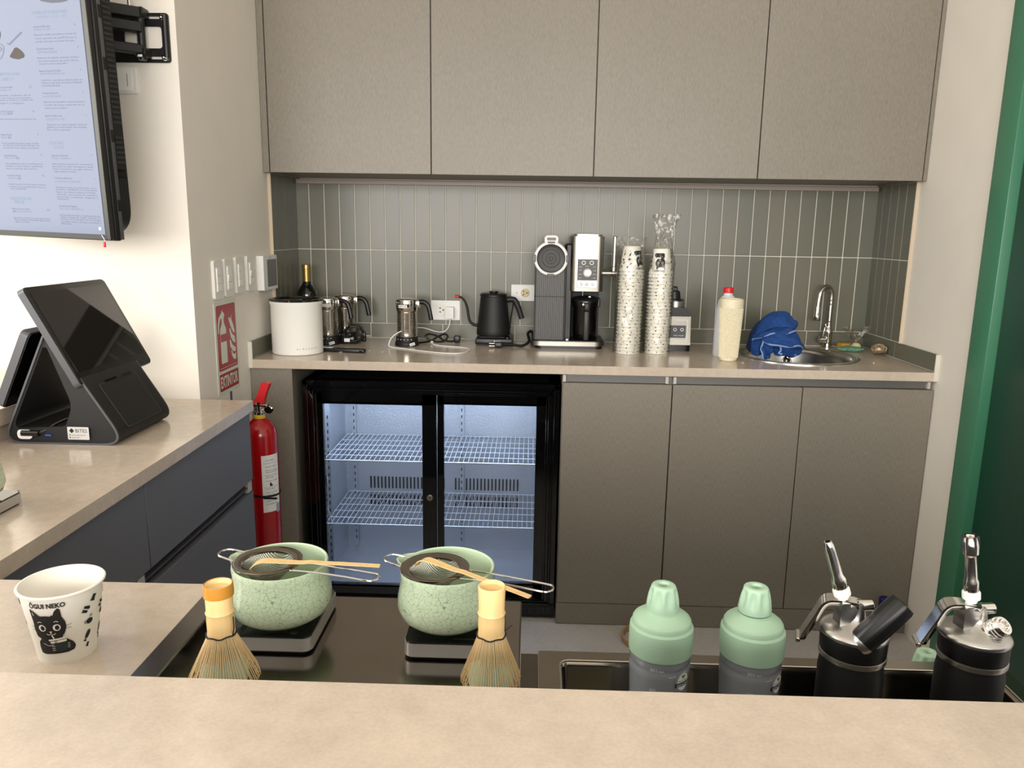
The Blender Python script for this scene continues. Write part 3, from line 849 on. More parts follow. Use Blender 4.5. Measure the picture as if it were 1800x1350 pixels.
ART = [
('brown', [(-0.241, 0.43), (-0.232, 0.439), (-0.223, 0.448), (-0.216, 0.449), (-0.208, 0.445), (-0.199, 0.438), (-0.195, 0.431), (-0.198, 0.426), (-0.206, 0.424), (-0.216, 0.422), (-0.23, 0.424), (-0.239, 0.427)]),
('grey', [(-0.13, 0.558), (-0.047, 0.554), (-0.048, 0.546), (-0.053, 0.544), (-0.071, 0.542), (-0.096, 0.542), (-0.117, 0.545), (-0.128, 0.548)]),
('line', [(-0.246, 0.46), (-0.241, 0.455), (-0.236, 0.455), (-0.195, 0.48), (-0.195, 0.483), (-0.198, 0.483), (-0.237, 0.459), (-0.241, 0.457), (-0.244, 0.46)]),
('brown', [(-0.279, 0.486), (-0.26, 0.486), (-0.26, 0.478), (-0.265, 0.467), (-0.283, 0.466)]),
('line', [(-0.267, 0.46), (-0.26, 0.457), (-0.255, 0.452), (-0.255, 0.444), (-0.26, 0.434), (-0.267, 0.426), (-0.274, 0.422), (-0.274, 0.423), (-0.269, 0.427), (-0.262, 0.435), (-0.258, 0.444), (-0.257, 0.451), (-0.262, 0.456), (-0.267, 0.459)]),
('line', [(-0.268, 0.453), (-0.261, 0.446), (-0.264, 0.443), (-0.271, 0.44), (-0.27, 0.442), (-0.264, 0.445), (-0.269, 0.451)])]

def inkmat(n, c):
    m = bpy.data.materials.new(n); m.use_nodes = True
    p = m.node_tree.nodes['Principled BSDF']
    p.inputs['Base Color'].default_value = (0.02, 0.02, 0.02, 1); p.inputs['Roughness'].default_value = 0.12; p.inputs['Specular IOR Level'].default_value = 0.1
    p.inputs['Emission Color'].default_value = c; p.inputs['Emission Strength'].default_value = 0.40
    return m
mh, mt_ = MB(), MB()
SZ = {'h': 0.0095, 'j': 0.0095, 't': 0.0062, 'p': 0.0068, 'd': 0.0054}
for (x, z, w, kd, s) in MENU:
    (mh if kd in 'hj' else mt_).text(s, SZ[kd], front(x, -0.0009, z - SZ[kd] * 0.35), fit=w)
mh.build('menu_headings', inkmat('screen_blue', S(150, 186, 210)), dsp, smooth=False)
mt_.build('menu_text', inkmat('screen_violet', S(122, 124, 166)), dsp, smooth=False)
ac = {'brown': inkmat('screen_brown', S(88, 66, 56)), 'grey': inkmat('screen_grey', S(126, 128, 138)), 'line': inkmat('screen_line', S(150, 152, 186))}
for c, pl in ART:
    MB().prism(pl, 0.0004, front(0, -0.0008, 0)).build('menu_picture', ac[c], dsp, smooth=False)
MB().cyl(0.004, 0, 0.002, n=16, mtx=front(-0.0275, -0.001, 0.028), b=0.001).build('corner_stud', LABEL, tv)
MB().tube(smoothpath([(-0.026, -0.001, 0.012), (-0.019, -0.004, 0.008), (-0.0165, -0.003, 0.0), (-0.018, -0.002, -0.004)], 4), 0.0008, 5).build('tag_string', LABEL, tv)
MB().box(-0.0215, -0.0155, -0.004, 0.0, -0.017, -0.003, 0.0015).build('red_tag', RED_P, tv)

# bracket on the wall -------------------------------------------------------
bk_ = thing('screen_bracket', 'black folding wall bracket carrying the menu screen', 'bracket', (-0.10, YL, 1.84))
# wall plate, seen from the front: u = x, v = z
o_ = rrect(-0.14, 0.083, -0.003, 0.122, 0.008)
MB().prism(o_, 0.006, front(0, 0, 0), holes=[rrect(-0.04, 0.063, 0.033, 0.088, 0.008), rrect(0.0, 0.062, 0.107, 0.1135, 0.003), rrect(0.0, 0.066, 0.0055, 0.0125, 0.003)]).build('wall_plate', BLACK, bk_)
MB().tube([(0.074, -0.008, 0.008), (0.074, -0.008, 0.118)], 0.006).build('plate_ridge', BLACK, bk_)
for z in (0.009, 0.110):
    MB().lathe([(0.0085, 0), (0.0085, 0.004), (0.006, 0.007), (0.003, 0.0075), (0.003, 0.004), (0, 0.004)], n=16, mtx=front(0.069, -0.006, z)).build('bolt', CHROME, bk_)
def arm(name, p0, p1, z0, z1, th):
    a, b = Vector(p0), Vector(p1)
    d = (b - a); ang = math.atan2(d.y, d.x)
    mt = Matrix.Translation((a.x, a.y, 0)) @ Matrix.Rotation(ang, 4, 'Z')
    return MB().box(0, d.length, -th / 2, th / 2, z0, z1, 0.003, 1, mtx=mt).build(name, BLACK_M, bk_)
MB().cyl(0.011, -0.002, 0.125, (0.018, -0.028, 0), 16).build('pivot_post', BLACK, bk_)
for z in (0.104, 0.004):
    MB().box(0.004, 0.032, -0.042, -0.004, z, z + 0.025, 0.003, 1).build('pivot_bracket', BLACK, bk_)
arm('bracket_arm', (0.018, -0.028), (-0.10, -0.125), 0.100, 0.128, 0.03)
arm('bracket_arm', (0.020, -0.030), (-0.10, -0.125), 0.065, 0.092, 0.028)
arm('bracket_arm', (0.018, -0.028), (-0.10, -0.125), 0.012, 0.036, 0.03)
MB().box(-0.165, -0.085, -0.148, -0.10, 0.035, 0.135, 0.006, 1).build('tilt_head', BLACK_M, bk_)
MB().cyl(0.005, 0.128, 0.150, (0.0, -0.045, 0), 10).build('adjusting_screw', CHROME, bk_)
MB().box(0.012, 0.024, -0.0445, -0.041, 0.004, 0.010, 0.001, 1).build('pivot_cap', LABEL, bk_)
op = thing('outlet_cover', 'white outlet cover on the wall just under the screen bracket', 'outlet', (-0.165, YL, 1.757))
MB().box(-0.05, 0.052, -0.008, 0, 0, 0.068, 0.003).build('plate', WHITE, op)
MB().box(-0.035, 0.041, -0.0095, -0.0075, 0.007, 0.061, 0.001, 1).build('insert', WHITE_M, op)
MB().box(0.026, 0.0272, -0.0099, -0.0093, 0.018, 0.05).build('slot', RAIL, op, smooth=False)

# switches, thermostat, sign -------------------------------------------------
sw_l = ['white wall switch plate farthest left, above the sign', 'second white switch plate from the left, with one pale lit rocker',
        'third white switch plate from the left, with three plain rockers', 'fourth white switch plate, next to the thermostat']
for i, (ya, yb, zc) in enumerate(((-0.864, -0.800, 1.246), (-0.782, -0.714, 1.247), (-0.689, -0.622, 1.250), (-0.589, -0.520, 1.251))):
    t = thing('light_switch', sw_l[i], 'switch', (0, (ya + yb) / 2, zc), 0, 'white switch plates on the left wall')
    h = 0.059; w = (yb - ya) / 2
    MB().prism(rrect(-w, w, -h, h, 0.008), 0.009, facing_px(0, 0, 0)).build('plate', WHITE, t)
    MB().prism(rrect(-w * 0.55, w * 0.55, -h * 0.62, h * 0.62, 0.002), 0.0025, facing_px(0.009, 0, 0), holes=[rrect(-w * 0.5, w * 0.5, -h * 0.59, h * 0.59, 0.001)]).build('surround', WHITE_M, t)
    for k in range(3):
        v = (-0.4 + 0.4 * k) * h
        lit = (i in (1, 3)) and k == 1
        mtx = facing_px(0.009, 0, v) @ Matrix.Rotation(0.10 if lit else 0.02, 4, 'X')
        MB().box(-w * 0.48, w * 0.48, -h * 0.185, h * 0.185, 0, 0.005 if lit else 0.003, 0.0008, 1, mtx=mtx).build('rocker', LABEL if lit else WHITE_M, t)
t = thing('thermostat', 'white thermostat with grey display beside the tiled corner', 'thermostat', (0, -0.402, 1.185))
MB().prism(rrect(-0.074, 0.070, 0, 0.122, 0.004), 0.024, facing_px(0, 0, 0)).build('case', LABEL, t)
MB().prism(rrect(-0.036, 0.062, 0.012, 0.108, 0.002), 0.001, facing_px(0.024, 0, 0)).build('display', M('lcd_grey', S(98, 102, 102), 0.25), t)
MB().text('AUTO', 0.008, facing_px(0.0243, -0.012, 0.111)).build('print', RAIL, t, smooth=False)

sg = thing('extinguisher_sign', 'red EXTINTOR sign with extinguisher and flame pictograms under the switches', 'sign', (0, -0.866, 0.885))
SWD, SHT = 0.175, 0.292
MB().prism(rrect(0, SWD, 0, SHT, 0.004), 0.002, facing_px(0, 0, 0)).build('sign_board', SIGN_PALE, sg)
MB().prism(rrect(0.013, SWD - 0.011, 0.076, SHT - 0.011, 0.007), 0.0006, facing_px(0.002, 0, 0)).build('red_field', SIGN_RED, sg)
MB().prism(rrect(0.013, SWD - 0.011, 0.012, 0.066, 0.004), 0.0006, facing_px(0.002, 0, 0)).build('red_field', SIGN_RED, sg)
m = MB()
m.prism(roundpoly([(0.036, 0.098), (0.082, 0.098), (0.082, 0.205), (0.067, 0.225), (0.067, 0.240), (0.074, 0.246), (0.071, 0.256), (0.062, 0.258), (0.060, 0.264), (0.055, 0.264), (0.053, 0.258), (0.030, 0.243), (0.021, 0.222), (0.020, 0.195), (0.026, 0.194), (0.029, 0.220), (0.040, 0.238), (0.051, 0.242), (0.051, 0.225), (0.036, 0.205)], 0.002, 2), 0.0004, facing_px(0.0026, 0, 0))
for pl in ([(0.105, 0.236), (0.118, 0.210), (0.135, 0.190), (0.148, 0.182), (0.150, 0.192), (0.146, 0.200), (0.140, 0.214), (0.130, 0.226), (0.128, 0.244), (0.122, 0.228), (0.112, 0.238)],
           [(0.108, 0.200), (0.118, 0.172), (0.135, 0.156), (0.152, 0.150), (0.152, 0.160), (0.148, 0.172), (0.142, 0.176), (0.132, 0.180), (0.122, 0.190), (0.116, 0.202)],
           [(0.106, 0.162), (0.110, 0.142), (0.130, 0.126), (0.150, 0.122), (0.152, 0.134), (0.142, 0.140), (0.128, 0.146), (0.118, 0.158), (0.112, 0.166)],
           [(0.116, 0.128), (0.122, 0.110), (0.135, 0.098), (0.150, 0.098), (0.152, 0.118), (0.140, 0.114), (0.128, 0.118), (0.121, 0.130)]):
    m.prism(pl, 0.0004, facing_px(0.0026, 0, 0))
m.build('pictogram', SIGN_PALE, sg, smooth=False)
MB().prism(rrect(0.0362, 0.0818, 0.166, 0.190, 0.001), 0.0006, facing_px(0.0027, 0, 0)).build('red_band', SIGN_RED, sg, smooth=False)
m = MB().text('EXTINTOR', 0.050, facing_px(0.0028, 0.019, 0.0225), fit=0.139, bold=0.0016)
m.prism([(0.02, 0.083), (0.155, 0.083), (0.155, 0.0842), (0.02, 0.0842)], 0.0003, facing_px(0.0026, 0, 0))
m.build('sign_text', SIGN_PALE, sg, smooth=False)
t = tag(MB().box(0, 0.003, -0.776, -0.764, 0.80, 0.884, 0.0005, 1).build('hanging_strap', GUN), 'dark metal strap below the EXTINTOR sign', 'strap')

# ------------------------------------------------------------------ extinguisher
ex = thing('fire_extinguisher', 'red fire extinguisher hanging on the left wall beside the end panel', 'extinguisher', (0.098, -0.79, 0.355))
ex.scale = (1, 1, 0.915)
R = 0.053
MB().lathe([(0, 0.0), (R - 0.012, 0), (R - 0.003, 0.004), (R, 0.014), (R, 0.43), (R - 0.006, 0.455), (R - 0.018, 0.474), (0.022, 0.486), (0.018, 0.49), (0, 0.49)], n=48).build('cylinder', RED, ex)
MB().cyl(0.019, 0.488, 0.502, n=24, b=0.002).build('collar', M('yellow_collar', S(212, 184, 44), 0.4), ex)
MB().lathe([(0.016, 0.502), (0.016, 0.512), (0.011, 0.516), (0.011, 0.535), (0.014, 0.538), (0.014, 0.548), (0, 0.55)], n=20).cyl(0.006, -0.03, 0.03, n=12, mtx=Matrix.Translation((0, 0, 0.522)) @ Matrix.Rotation(pi / 2, 4, 'Y')).build('valve', CHROME, ex)
m = MB()
m.prism(roundpoly([(-0.018, 0.540), (0.018, 0.540), (0.026, 0.575), (0.040, 0.612), (0.030, 0.620), (0.014, 0.616), (0.0, 0.575)], 0.004, 3), 0.024, front(0, 0.012, 0))
m.build('lever', RED_P, ex)
MB().box(-0.022, 0.030, -0.012, 0.012, 0.530, 0.541, 0.003, 1).build('carry_handle', CHROME, ex)
MB().tube([(-0.036 + 0.017 * cos(a), 0.0, 0.530 + 0.017 * sin(a)) for a in [2 * pi * k / 20 for k in range(20)]], 0.0016, 6, closed=True).build('pull_ring', CHROME, ex)
MB().cyl(0.014, 0, 0.006, n=20, mtx=front(0.034, -0.004, 0.522)).cyl(0.012, 0.006, 0.010, n=20, mtx=front(0.034, -0.004, 0.522)).build('gauge', CHROME, ex)
MB().tube(smoothpath([(-0.026, -0.01, 0.522), (-0.045, -0.022, 0.50), (-0.058, -0.03, 0.45), (-0.055, -0.038, 0.36), (-0.044, -0.044, 0.25), (-0.042, -0.044, 0.15), (-0.042, -0.044, 0.08)], 6), 0.011, 10).build('hose', BLACK, ex)
MB().cyl(0.014, 0.02, 0.12, (-0.042, -0.044, 0), 16, b=0.003).build('nozzle', BLACK, ex)
MB().cyl(0.0125, 0.12, 0.135, (-0.042, -0.044, 0), 16).build('nozzle_band', PALE_METAL, ex)
def wrap(r, a0):   # u (arc length) v -> cylinder around z; a0 = angle of u = 0
    return lambda c: ((r + c.z) * cos(a0 + c.x / r), (r + c.z) * sin(a0 + c.x / r), c.y)
aL = rad(-72)
lb = MB().prism([(0, 0.157), (0.062, 0.157), (0.062, 0.365), (0, 0.365)], 0.0005).slice_x(0.006).map(wrap(R + 0.0004, aL)).build('instruction_label', LABEL, ex)
m = MB()
for (s, v, w) in (("USO Y MANEJO", 0.345, 0.03), ("Rompa el seguro", 0.322, 0.04), ("Quite el pasador", 0.309, 0.045), ("Presione la palanca", 0.302, 0.045), ("Apunte a la base", 0.290, 0.044), ("del fuego", 0.283, 0.028), ("Mantener cargado", 0.270, 0.043), ("PQS ABC", 0.240, 0.03), ("Revise la presión", 0.228, 0.04), ("cada mes", 0.219, 0.03), ("No usar en", 0.205, 0.035), ("equipo conectado", 0.197, 0.043), ("Recarga anual", 0.185, 0.04)):
    m.text(s, 0.006, Matrix.Translation((0.012, v, 0.0)), fit=w)
for v in (0.336, 0.248, 0.212):
    m.prism([(0.004, v), (0.06, v), (0.06, v + 0.0007), (0.004, v + 0.0007)], 0.0)
m.prism([(0.024, 0.252), (0.034, 0.252), (0.034, 0.258), (0.030, 0.258), (0.030, 0.265), (0.024, 0.265)], 0)
m.slice_x(0.006)
m.map(wrap(R + 0.0012, aL)).build('label_print', INK, lb, smooth=False)
MB().prism([(0.045, 0.15), (0.062, 0.15), (0.062, 0.182), (0.045, 0.182)], 0.0004).slice_x(0.006).map(wrap(R + 0.0009, aL)).build('inspection_tag', M('grey_blue_tag', S(150, 168, 180), 0.5), ex)
MB().lathe([(R + 0.0005, 0.215), (R + 0.0025, 0.215), (R + 0.0025, 0.222), (R + 0.0005, 0.222)], n=40, close=True, mtx=Matrix.Translation((0, 0, 0.218)) @ Matrix.Rotation(0.09, 4, 'Y') @ Matrix.Translation((0, 0, -0.218))).build('tie_strap', BLACK, ex)
MB().box(0.02, 0.064, -0.058, -0.0555, 0.211, 0.217).build('strap_tail', BLACK, ex, smooth=False)
MB().box(-0.097, -0.04, -0.012, 0.012, 0.49, 0.515).build('wall_hook', GUN, ex, smooth=False)

# ------------------------------------------------------------------ partial bowl and scale at the far left
# ------------------------------------------------------------------ paper cups (one kind, many instances)
CUP_H, CUP_R0, CUP_R1 = 0.090, 0.0305, 0.0450
def cup_mesh():
    b, t = CUP_R0, CUP_R1
    return MB().lathe([(0, 0.006), (b - 0.002, 0.006), (b - 0.0015, 0.0), (b, 0.0), (t - 0.0012, CUP_H - 0.003), (t + 0.0012, CUP_H - 0.003), (t + 0.0018, CUP_H - 0.0012), (t + 0.0008, CUP_H), (t - 0.0012, CUP_H), (t - 0.0022, CUP_H - 0.004), (b - 0.0012, 0.0075), (0, 0.0075)], n=48).mesh('cup_body', PAPER, angle=50)
CUPM = cup_mesh()
SL = (CUP_R1 - CUP_R0) / CUP_H
RM = 0.0378
def cone(a0, lift=0.0):
    def f(c):
        r = CUP_R0 + SL * c.y + 0.0003 + lift + c.z
        a = a0 + c.x / RM
        return (r * cos(a), r * sin(a), c.y)
    return f
def ell(cx, cy, rx, ry, n=20, rot=0.0):
    out = []
    for k in range(n):
        a = 2 * pi * k / n
        x, y = rx * cos(a), ry * sin(a)
        out.append((cx + x * cos(rot) - y * sin(rot), cy + x * sin(rot) + y * cos(rot)))
    return out
def strokes(m, pts, w):
    """constant-width ribbon along a polyline"""
    P = [Vector((p[0], p[1])) for p in pts]; Lf, Rt = [], []
    for i in range(len(P)):
        t = (P[min(i + 1, len(P) - 1)] - P[max(i - 1, 0)]).normalized(); nn = Vector((-t.y, t.x)) * w / 2
        Lf.append(P[i] + nn); Rt.append(P[i] - nn)
    m.prism([tuple(p) for p in Lf + Rt[::-1]], 0.0)
    return m
def icons():
    """small black pictures scattered over the cup (u, v)"""
    m = MB()
    def bag(x, y, s, r=0.0):
        c, sn = cos(r), sin(r)
        m.prism([(x + s * (a * c - b * sn), y + s * (a * sn + b * c)) for a, b in ((-.5, -.7), (.5, -.7), (.35, .1), (.5, .7), (-.35, .7), (-.35, .1))], 0)
    def fish(x, y, s, r):
        m.prism(ell(x, y, s, s * .45, 14, r), 0)
        m.prism([(x - s * cos(r) * .9, y - s * sin(r) * .9), (x - s * cos(r) * 1.5 - s * .4 * sin(r), y - s * sin(r) * 1.5 + s * .4 * cos(r)), (x - s * cos(r) * 1.5 + s * .4 * sin(r), y - s * sin(r) * 1.5 - s * .4 * cos(r))], 0)
    def mug(x, y, s):
        m.prism(ell(x, y, s, s * .85, 16), 0)
        strokes(m, [(x - s * 0.9, y + s * .4), (x - s * 1.5, y + s * .3), (x - s * 1.4, y - s * .3), (x - s * .9, y - s * .3)], s * .22)
        strokes(m, [(x, y + s * 1.15), (x + s * .2, y + s * 1.5), (x + s * .1, y + s * 1.9)], s * .18)
        strokes(m, [(x + s * .5, y + s * 1.15), (x + s * .7, y + s * 1.5), (x + s * .6, y + s * 1.9)], s * .18)
    def book(x, y, s, r):
        c, sn = cos(r), sin(r)
        for q in ([(-1, -.1), (-.1, -.9), (.3, -.5), (-.5, .4)], [(-.3, .6), (.0, 1.0), (1, .3), (.8, -.3), (.5, -.3)]):
            m.prism([(x + s * (a * c - b * sn), y + s * (a * sn + b * c)) for a, b in q], 0)
    rnd = random.Random(5)
    for k in range(7):
        u = 0.0385 + 0.0245 * k; sh = 0.004 * (k % 2)
        bag(u + 0.005, 0.0745 - sh * .3, 0.0058, -0.35)
        book(u - 0.004, 0.0630 - sh, 0.0054, 0.3)
        mug(u + 0.001, 0.0465 + sh * .5, 0.0043)
        fish(u - 0.001, 0.0300 - sh * .4, 0.0060, 1.1)
        bag(u - 0.001, 0.0165, 0.0040, -0.3)
        if k % 2: book(u + 0.0115, 0.056, 0.0036, -0.5)
    return m
def cat(mb_black, mb_white, mb_teal):
    b = mb_black
    head = smoothpath([(-.0165, .0400, 0), (-.0172, .0480, 0), (-.0165, .0560, 0)], 3) 
    hd = [(-.0160, .036), (-.0172, .044), (-.0165, .052), (-.0172, .0665), (-.0165, .0672), (-.0090, .0595), (-.0040, .0600), (.0005, .0592), (.0040, .0650), (.0068, .0680), (.0084, .0660), (.0090, .0575), (.0115, .052), (.0122, .0455), (.0105, .039), (.0075, .0345), (.0120, .0315), (.0170, .0270), (.0195, .0220), (.0180, .0175), (.0120, .0160), (-.0120, .0155), (-.0160, .0170), (-.0165, .0230), (-.0155, .0300), (-.0120, .0335)]
    b.prism(roundpoly(hd, 0.0012, 2), 0)
    strokes(b, [(.0118, .0465), (.0165, .0478)], 0.0004); strokes(b, [(.0118, .0435), (.0165, .0435)], 0.0004)
    strokes(b, [(-.0170, .0465), (-.0205, .0475)], 0.0004); strokes(b, [(-.0170, .0435), (-.0205, .0430)], 0.0004)
    w = mb_white
    for x in (-.0085, .0042):
        w.prism(ell(x, .0462, .0033, .0038), 0.0)
    strokes(w, [(-.0118, .0522), (-.0100, .0535), (-.0080, .0528)], .0006); strokes(w, [(.0025, .0528), (.0045, .0535), (.0060, .0522)], .0006)
    strokes(w, [(.0020, .0605), (.0034, .0645), (.0044, .0660)], .0007); strokes(w, [(-.0140, .0600), (-.0150, .0635)], .0006)
    w.prism([(-.0028, .0422), (-.0002, .0422), (-.0015, .0403)], 0)
    strokes(w, [(-.0055, .0398), (-.0042, .0384), (-.0025, .0386), (-.0015, .0402), (-.0005, .0386), (.0012, .0384), (.0026, .0398)], .0006)
    strokes(w, [(-.0012, .0378), (.0004, .0335)], .0012)
    w.prism([(-.0048, .0310), (.0118, .0325), (.0120, .0345), (-.0050, .0328)], 0)
    w.prism([(-.0034, .0280), (.0110, .0292), (.0114, .0318), (-.0038, .0305)], 0)
    strokes(w, [(-.0110, .0285), (-.0060, .0255), (-.0010, .0265)], .0005)
    for k in range(3):
        strokes(w, [(-.0030, .0245 - k * .0022), (.0002, .0250 - k * .0024)], .0005)
        strokes(w, [(.0140, .0262 - k * .0020), (.0118, .0262 - k * .0024)], .0005)
    t = mb_teal
    t.prism([(.0008, .0180), (.0108, .0185), (.0112, .0282), (-.0002, .0270)], 0)
def pupils():
    m = MB()
    for x in (-.0080, .0046): m.prism(ell(x, .0462, .0019, .0027, 16), 0)
    strokes(m, [(.0010, .0318), (.0010, .0284)], .0006); strokes(m, [(.0024, .0318), (.0024, .0284)], .0005)
    for v in m.bm.verts: v.co.x *= 1.16; v.co.y = 0.0150 + (v.co.y - 0.0155) * 1.16
    return m
def printed(a0):
    """meshes of the whole print, wrapped onto the cup"""
    mi = icons()
    mi2 = mi.slice_x(0.004).map(cone(a0)).mesh('print', INK, smooth=False)
    b, w, t = MB(), MB(), MB()
    cat(b, w, t)
    for q_ in (b, w, t):
        for v in q_.bm.verts: v.co.x *= 1.16; v.co.y = 0.0150 + (v.co.y - 0.0155) * 1.16
    b.text('ŌGUI NEKO', 0.0082, Matrix.Translation((-0.0185, 0.0765, 0)), fit=0.0335, bold=0.0003)
    mb_ = b.slice_x(0.004).map(cone(a0, 0.0002)).mesh('cat_print', INK, smooth=False)
    mw_ = w.slice_x(0.004).map(cone(a0, 0.0005)).mesh('cat_lines', PAPER, smooth=False)
    mt2_ = t.slice_x(0.004).map(cone(a0, 0.0005)).mesh('drink_print', M('teal_ink', S(24, 44, 46), 0.7), smooth=False)
    mp_ = pupils().slice_x(0.004).map(cone(a0, 0.0008)).mesh('cat_eyes', INK, smooth=False)
    return [('print', mi2), ('cat_print', mb_), ('cat_lines', mw_), ('drink_print', mt2_), ('cat_eyes', mp_)]
PRINT = printed(0.0)
# light version for the nested cups: only the ring that peeps out near the rim
def ring_print():
    m = MB(); rnd = random.Random(11)
    for k in range(10):
        u = k * 2 * pi * RM / 10 + rnd.uniform(-.003, .003); v = rnd.choice((0.079, 0.081, 0.083))
        if k % 3 == 0:
            r = rnd.uniform(-.5, .5)
            m.prism([(u + 0.0036 * (a * cos(r) - b * sin(r)), v + 0.0036 * (a * sin(r) + b * cos(r))) for a, b in ((-.45, -.9), (.1, -.9), (.5, .9), (-.05, .9))], 0)
        elif k % 3 == 1:
            m.prism([(u - .003, v - .0018), (u + .003, v - .0018), (u + .0024, v + .0008), (u, v + .0020), (u - .0024, v + .0008)], 0)
        else:
            m.prism(ell(u, v - .001, .0021, .0012, 8), 0); m.prism(ell(u + .0042, v - .001, .0012, .001, 8), 0)
    return m.slice_x(0.004).map(cone(0.0)).mesh('print', INK, smooth=False)
RINGP = ring_print()
ORD = ['', '', 'second', 'third', 'fourth', 'fifth', 'sixth', 'seventh', 'eighth', 'ninth', 'tenth', 'eleventh', 'twelfth', 'thirteenth', 'fourteenth', 'fifteenth', 'sixteenth', 'seventeenth', 'eighteenth', 'nineteenth', 'twentieth', 'twenty-first', 'twenty-second', 'twenty-third', 'twenty-fourth', 'twenty-fifth', 'twenty-sixth']
def stack(cx, cy, n, pitch, which, ang, lean):
    for i in range(n):            # i = 0 at the bottom
        pos = n - i
        if pos == 1: lb = 'top upside-down paper cup of the %s wrapped stack, its print fully showing' % which
        elif i == 0: lb = 'bottom paper cup of the %s wrapped stack, standing on the worktop' % which
        else: lb = 'upside-down paper cup, %s from the top of the %s wrapped stack' % (ORD[pos], which)
        z = ZC + CUP_H + 0.0005 + i * pitch
        dx = lean[0] * i * pitch + random.uniform(-.0006, .0006); dy = random.uniform(-.0006, .0006)
        t = thing('paper_cup', lb, 'cup', (cx + dx, cy + dy, z), 0, 'paper cups in the %s stack' % which)
        t.rotation_euler = (pi, 0, ang if pos == 1 else random.uniform(0, 6.28))
        inst('cup_body', CUPM, t)
        if pos == 1:
            for nm, me in PRINT: inst(nm, me, t)
        else:
            inst('print', RINGP, t)
stack(1.333, -0.290, 25, 0.0128, 'left', rad(-50), (0.004, 0))
stack(1.4445, -0.268, 24, 0.0130, 'right', rad(-108), (0.006, 0))

def sleeve(name, label, cx, cy, prof, seed, lean, n=44):
    """crinkled clear plastic tube; prof = (z, rx, ry, crinkle)"""
    rnd = random.Random(seed); rows = []
    ph = [rnd.uniform(0, 6.28) for _ in range(8)]
    for i, (z, rx, ry, cr) in enumerate(prof):
        row = []
        for k in range(n):
            a = 2 * pi * k / n
            w = sum(sin((3 + 2 * j) * a + ph[j] + z * (30 + 26 * j)) / (1 + .4 * j) for j in range(5)) * 0.35 + rnd.uniform(-1, 1) * .55
            row.append((cx + lean * (z - ZC) + (rx + cr * w) * cos(a), cy + (ry + cr * w) * sin(a), z))
        rows.append(row)
    o = MB().grid(rows, closed=True).build(name, FILM, smooth=True, angle=25)
    return tag(o, label, 'plastic bag')
def prof(z0, z1, n, f): return [(z0 + (z1 - z0) * k / (n - 1),) + f((k / (n - 1))) for k in range(n)]
sleeve('plastic_sleeve', 'clear crinkled plastic sleeve around the left stack of paper cups', 1.330, -0.290, prof(ZC + 0.002, ZC + 0.335, 46, lambda t: (0.0515, 0.0515, 0.0022)) + prof(ZC + 0.345, ZC + 0.43, 14, lambda t: (0.051 + .004 * t, 0.050 - 0.024 * t, 0.0026 + .001 * t)), 3, 0.004)
sleeve('plastic_sleeve', 'clear plastic sleeve with a twisted tail above the right stack of cups', 1.4445, -0.268, prof(ZC + 0.002, ZC + 0.335, 46, lambda t: (0.0495 - .003 * t, 0.0495 - .003 * t, 0.0016)) + prof(ZC + 0.342, ZC + 0.515, 30, lambda t: (0.045 - .018 * sin(t * 3.0) + .008 * t, 0.040 - 0.030 * min(1, t * 1.6), 0.003 + .003 * t)), 8, 0.022)

# ------------------------------------------------------------------ canister, bottle
t = thing('canister', 'large matt white canister with black lid at the left end of the worktop', 'canister', (0.119, -0.425, ZC))
R = 0.090
MB().lathe([(0, 0.0), (R - 0.004, 0), (R, 0.003), (R, 0.176), (R + 0.003, 0.180), (R + 0.004, 0.188), (R + 0.002, 0.190), (R - 0.002, 0.190), (R - 0.003, 0.17), (0, 0.17)], n=64).build('body', WHITE_M, t)
MB().lathe([(R + 0.003, 0.1885), (R + 0.006, 0.190), (R + 0.006, 0.195), (R + 0.003, 0.197), (R - 0.006, 0.1965), (R - 0.01, 0.192), (0, 0.192)], n=64).build('lid', M('smoky_lid', S(20, 18, 17), 0.08, coat=0.5), t)
m = MB()
for k, ch in enumerate('AIRSCAPE'):
    m.text(ch, 0.0085, Matrix.Translation((0.0105 * k, 0.021, 0.0)))
m.slice_x(0.004).map(lambda c: ((R + 0.0004) * cos(rad(-76) + c.x / R), (R + 0.0004) * sin(rad(-76) + c.x / R), c.y)).build('lettering', M('grey_print', S(112, 108, 104), 0.6), t, smooth=False)

t = thing('wine_bottle', 'dark wine bottle with gold foil neck behind the white canister', 'bottle', (0.066, -0.105, ZC))
MB().lathe([(0, 0.006), (0.030, 0.0), (0.0385, 0.004), (0.0395, 0.01), (0.0395, 0.185), (0.036, 0.200), (0.024, 0.216), (0.0165, 0.228), (0.015, 0.24), (0.0145, 0.30), (0, 0.30)], n=40).build('glass_body', BOTTLE_G, t)
MB().lathe([(0.0158, 0.236), (0.0158, 0.285), (0.0172, 0.286), (0.0172, 0.296), (0.0162, 0.302), (0.012, 0.3035), (0, 0.3035)], n=32).build('foil', GOLD, t)

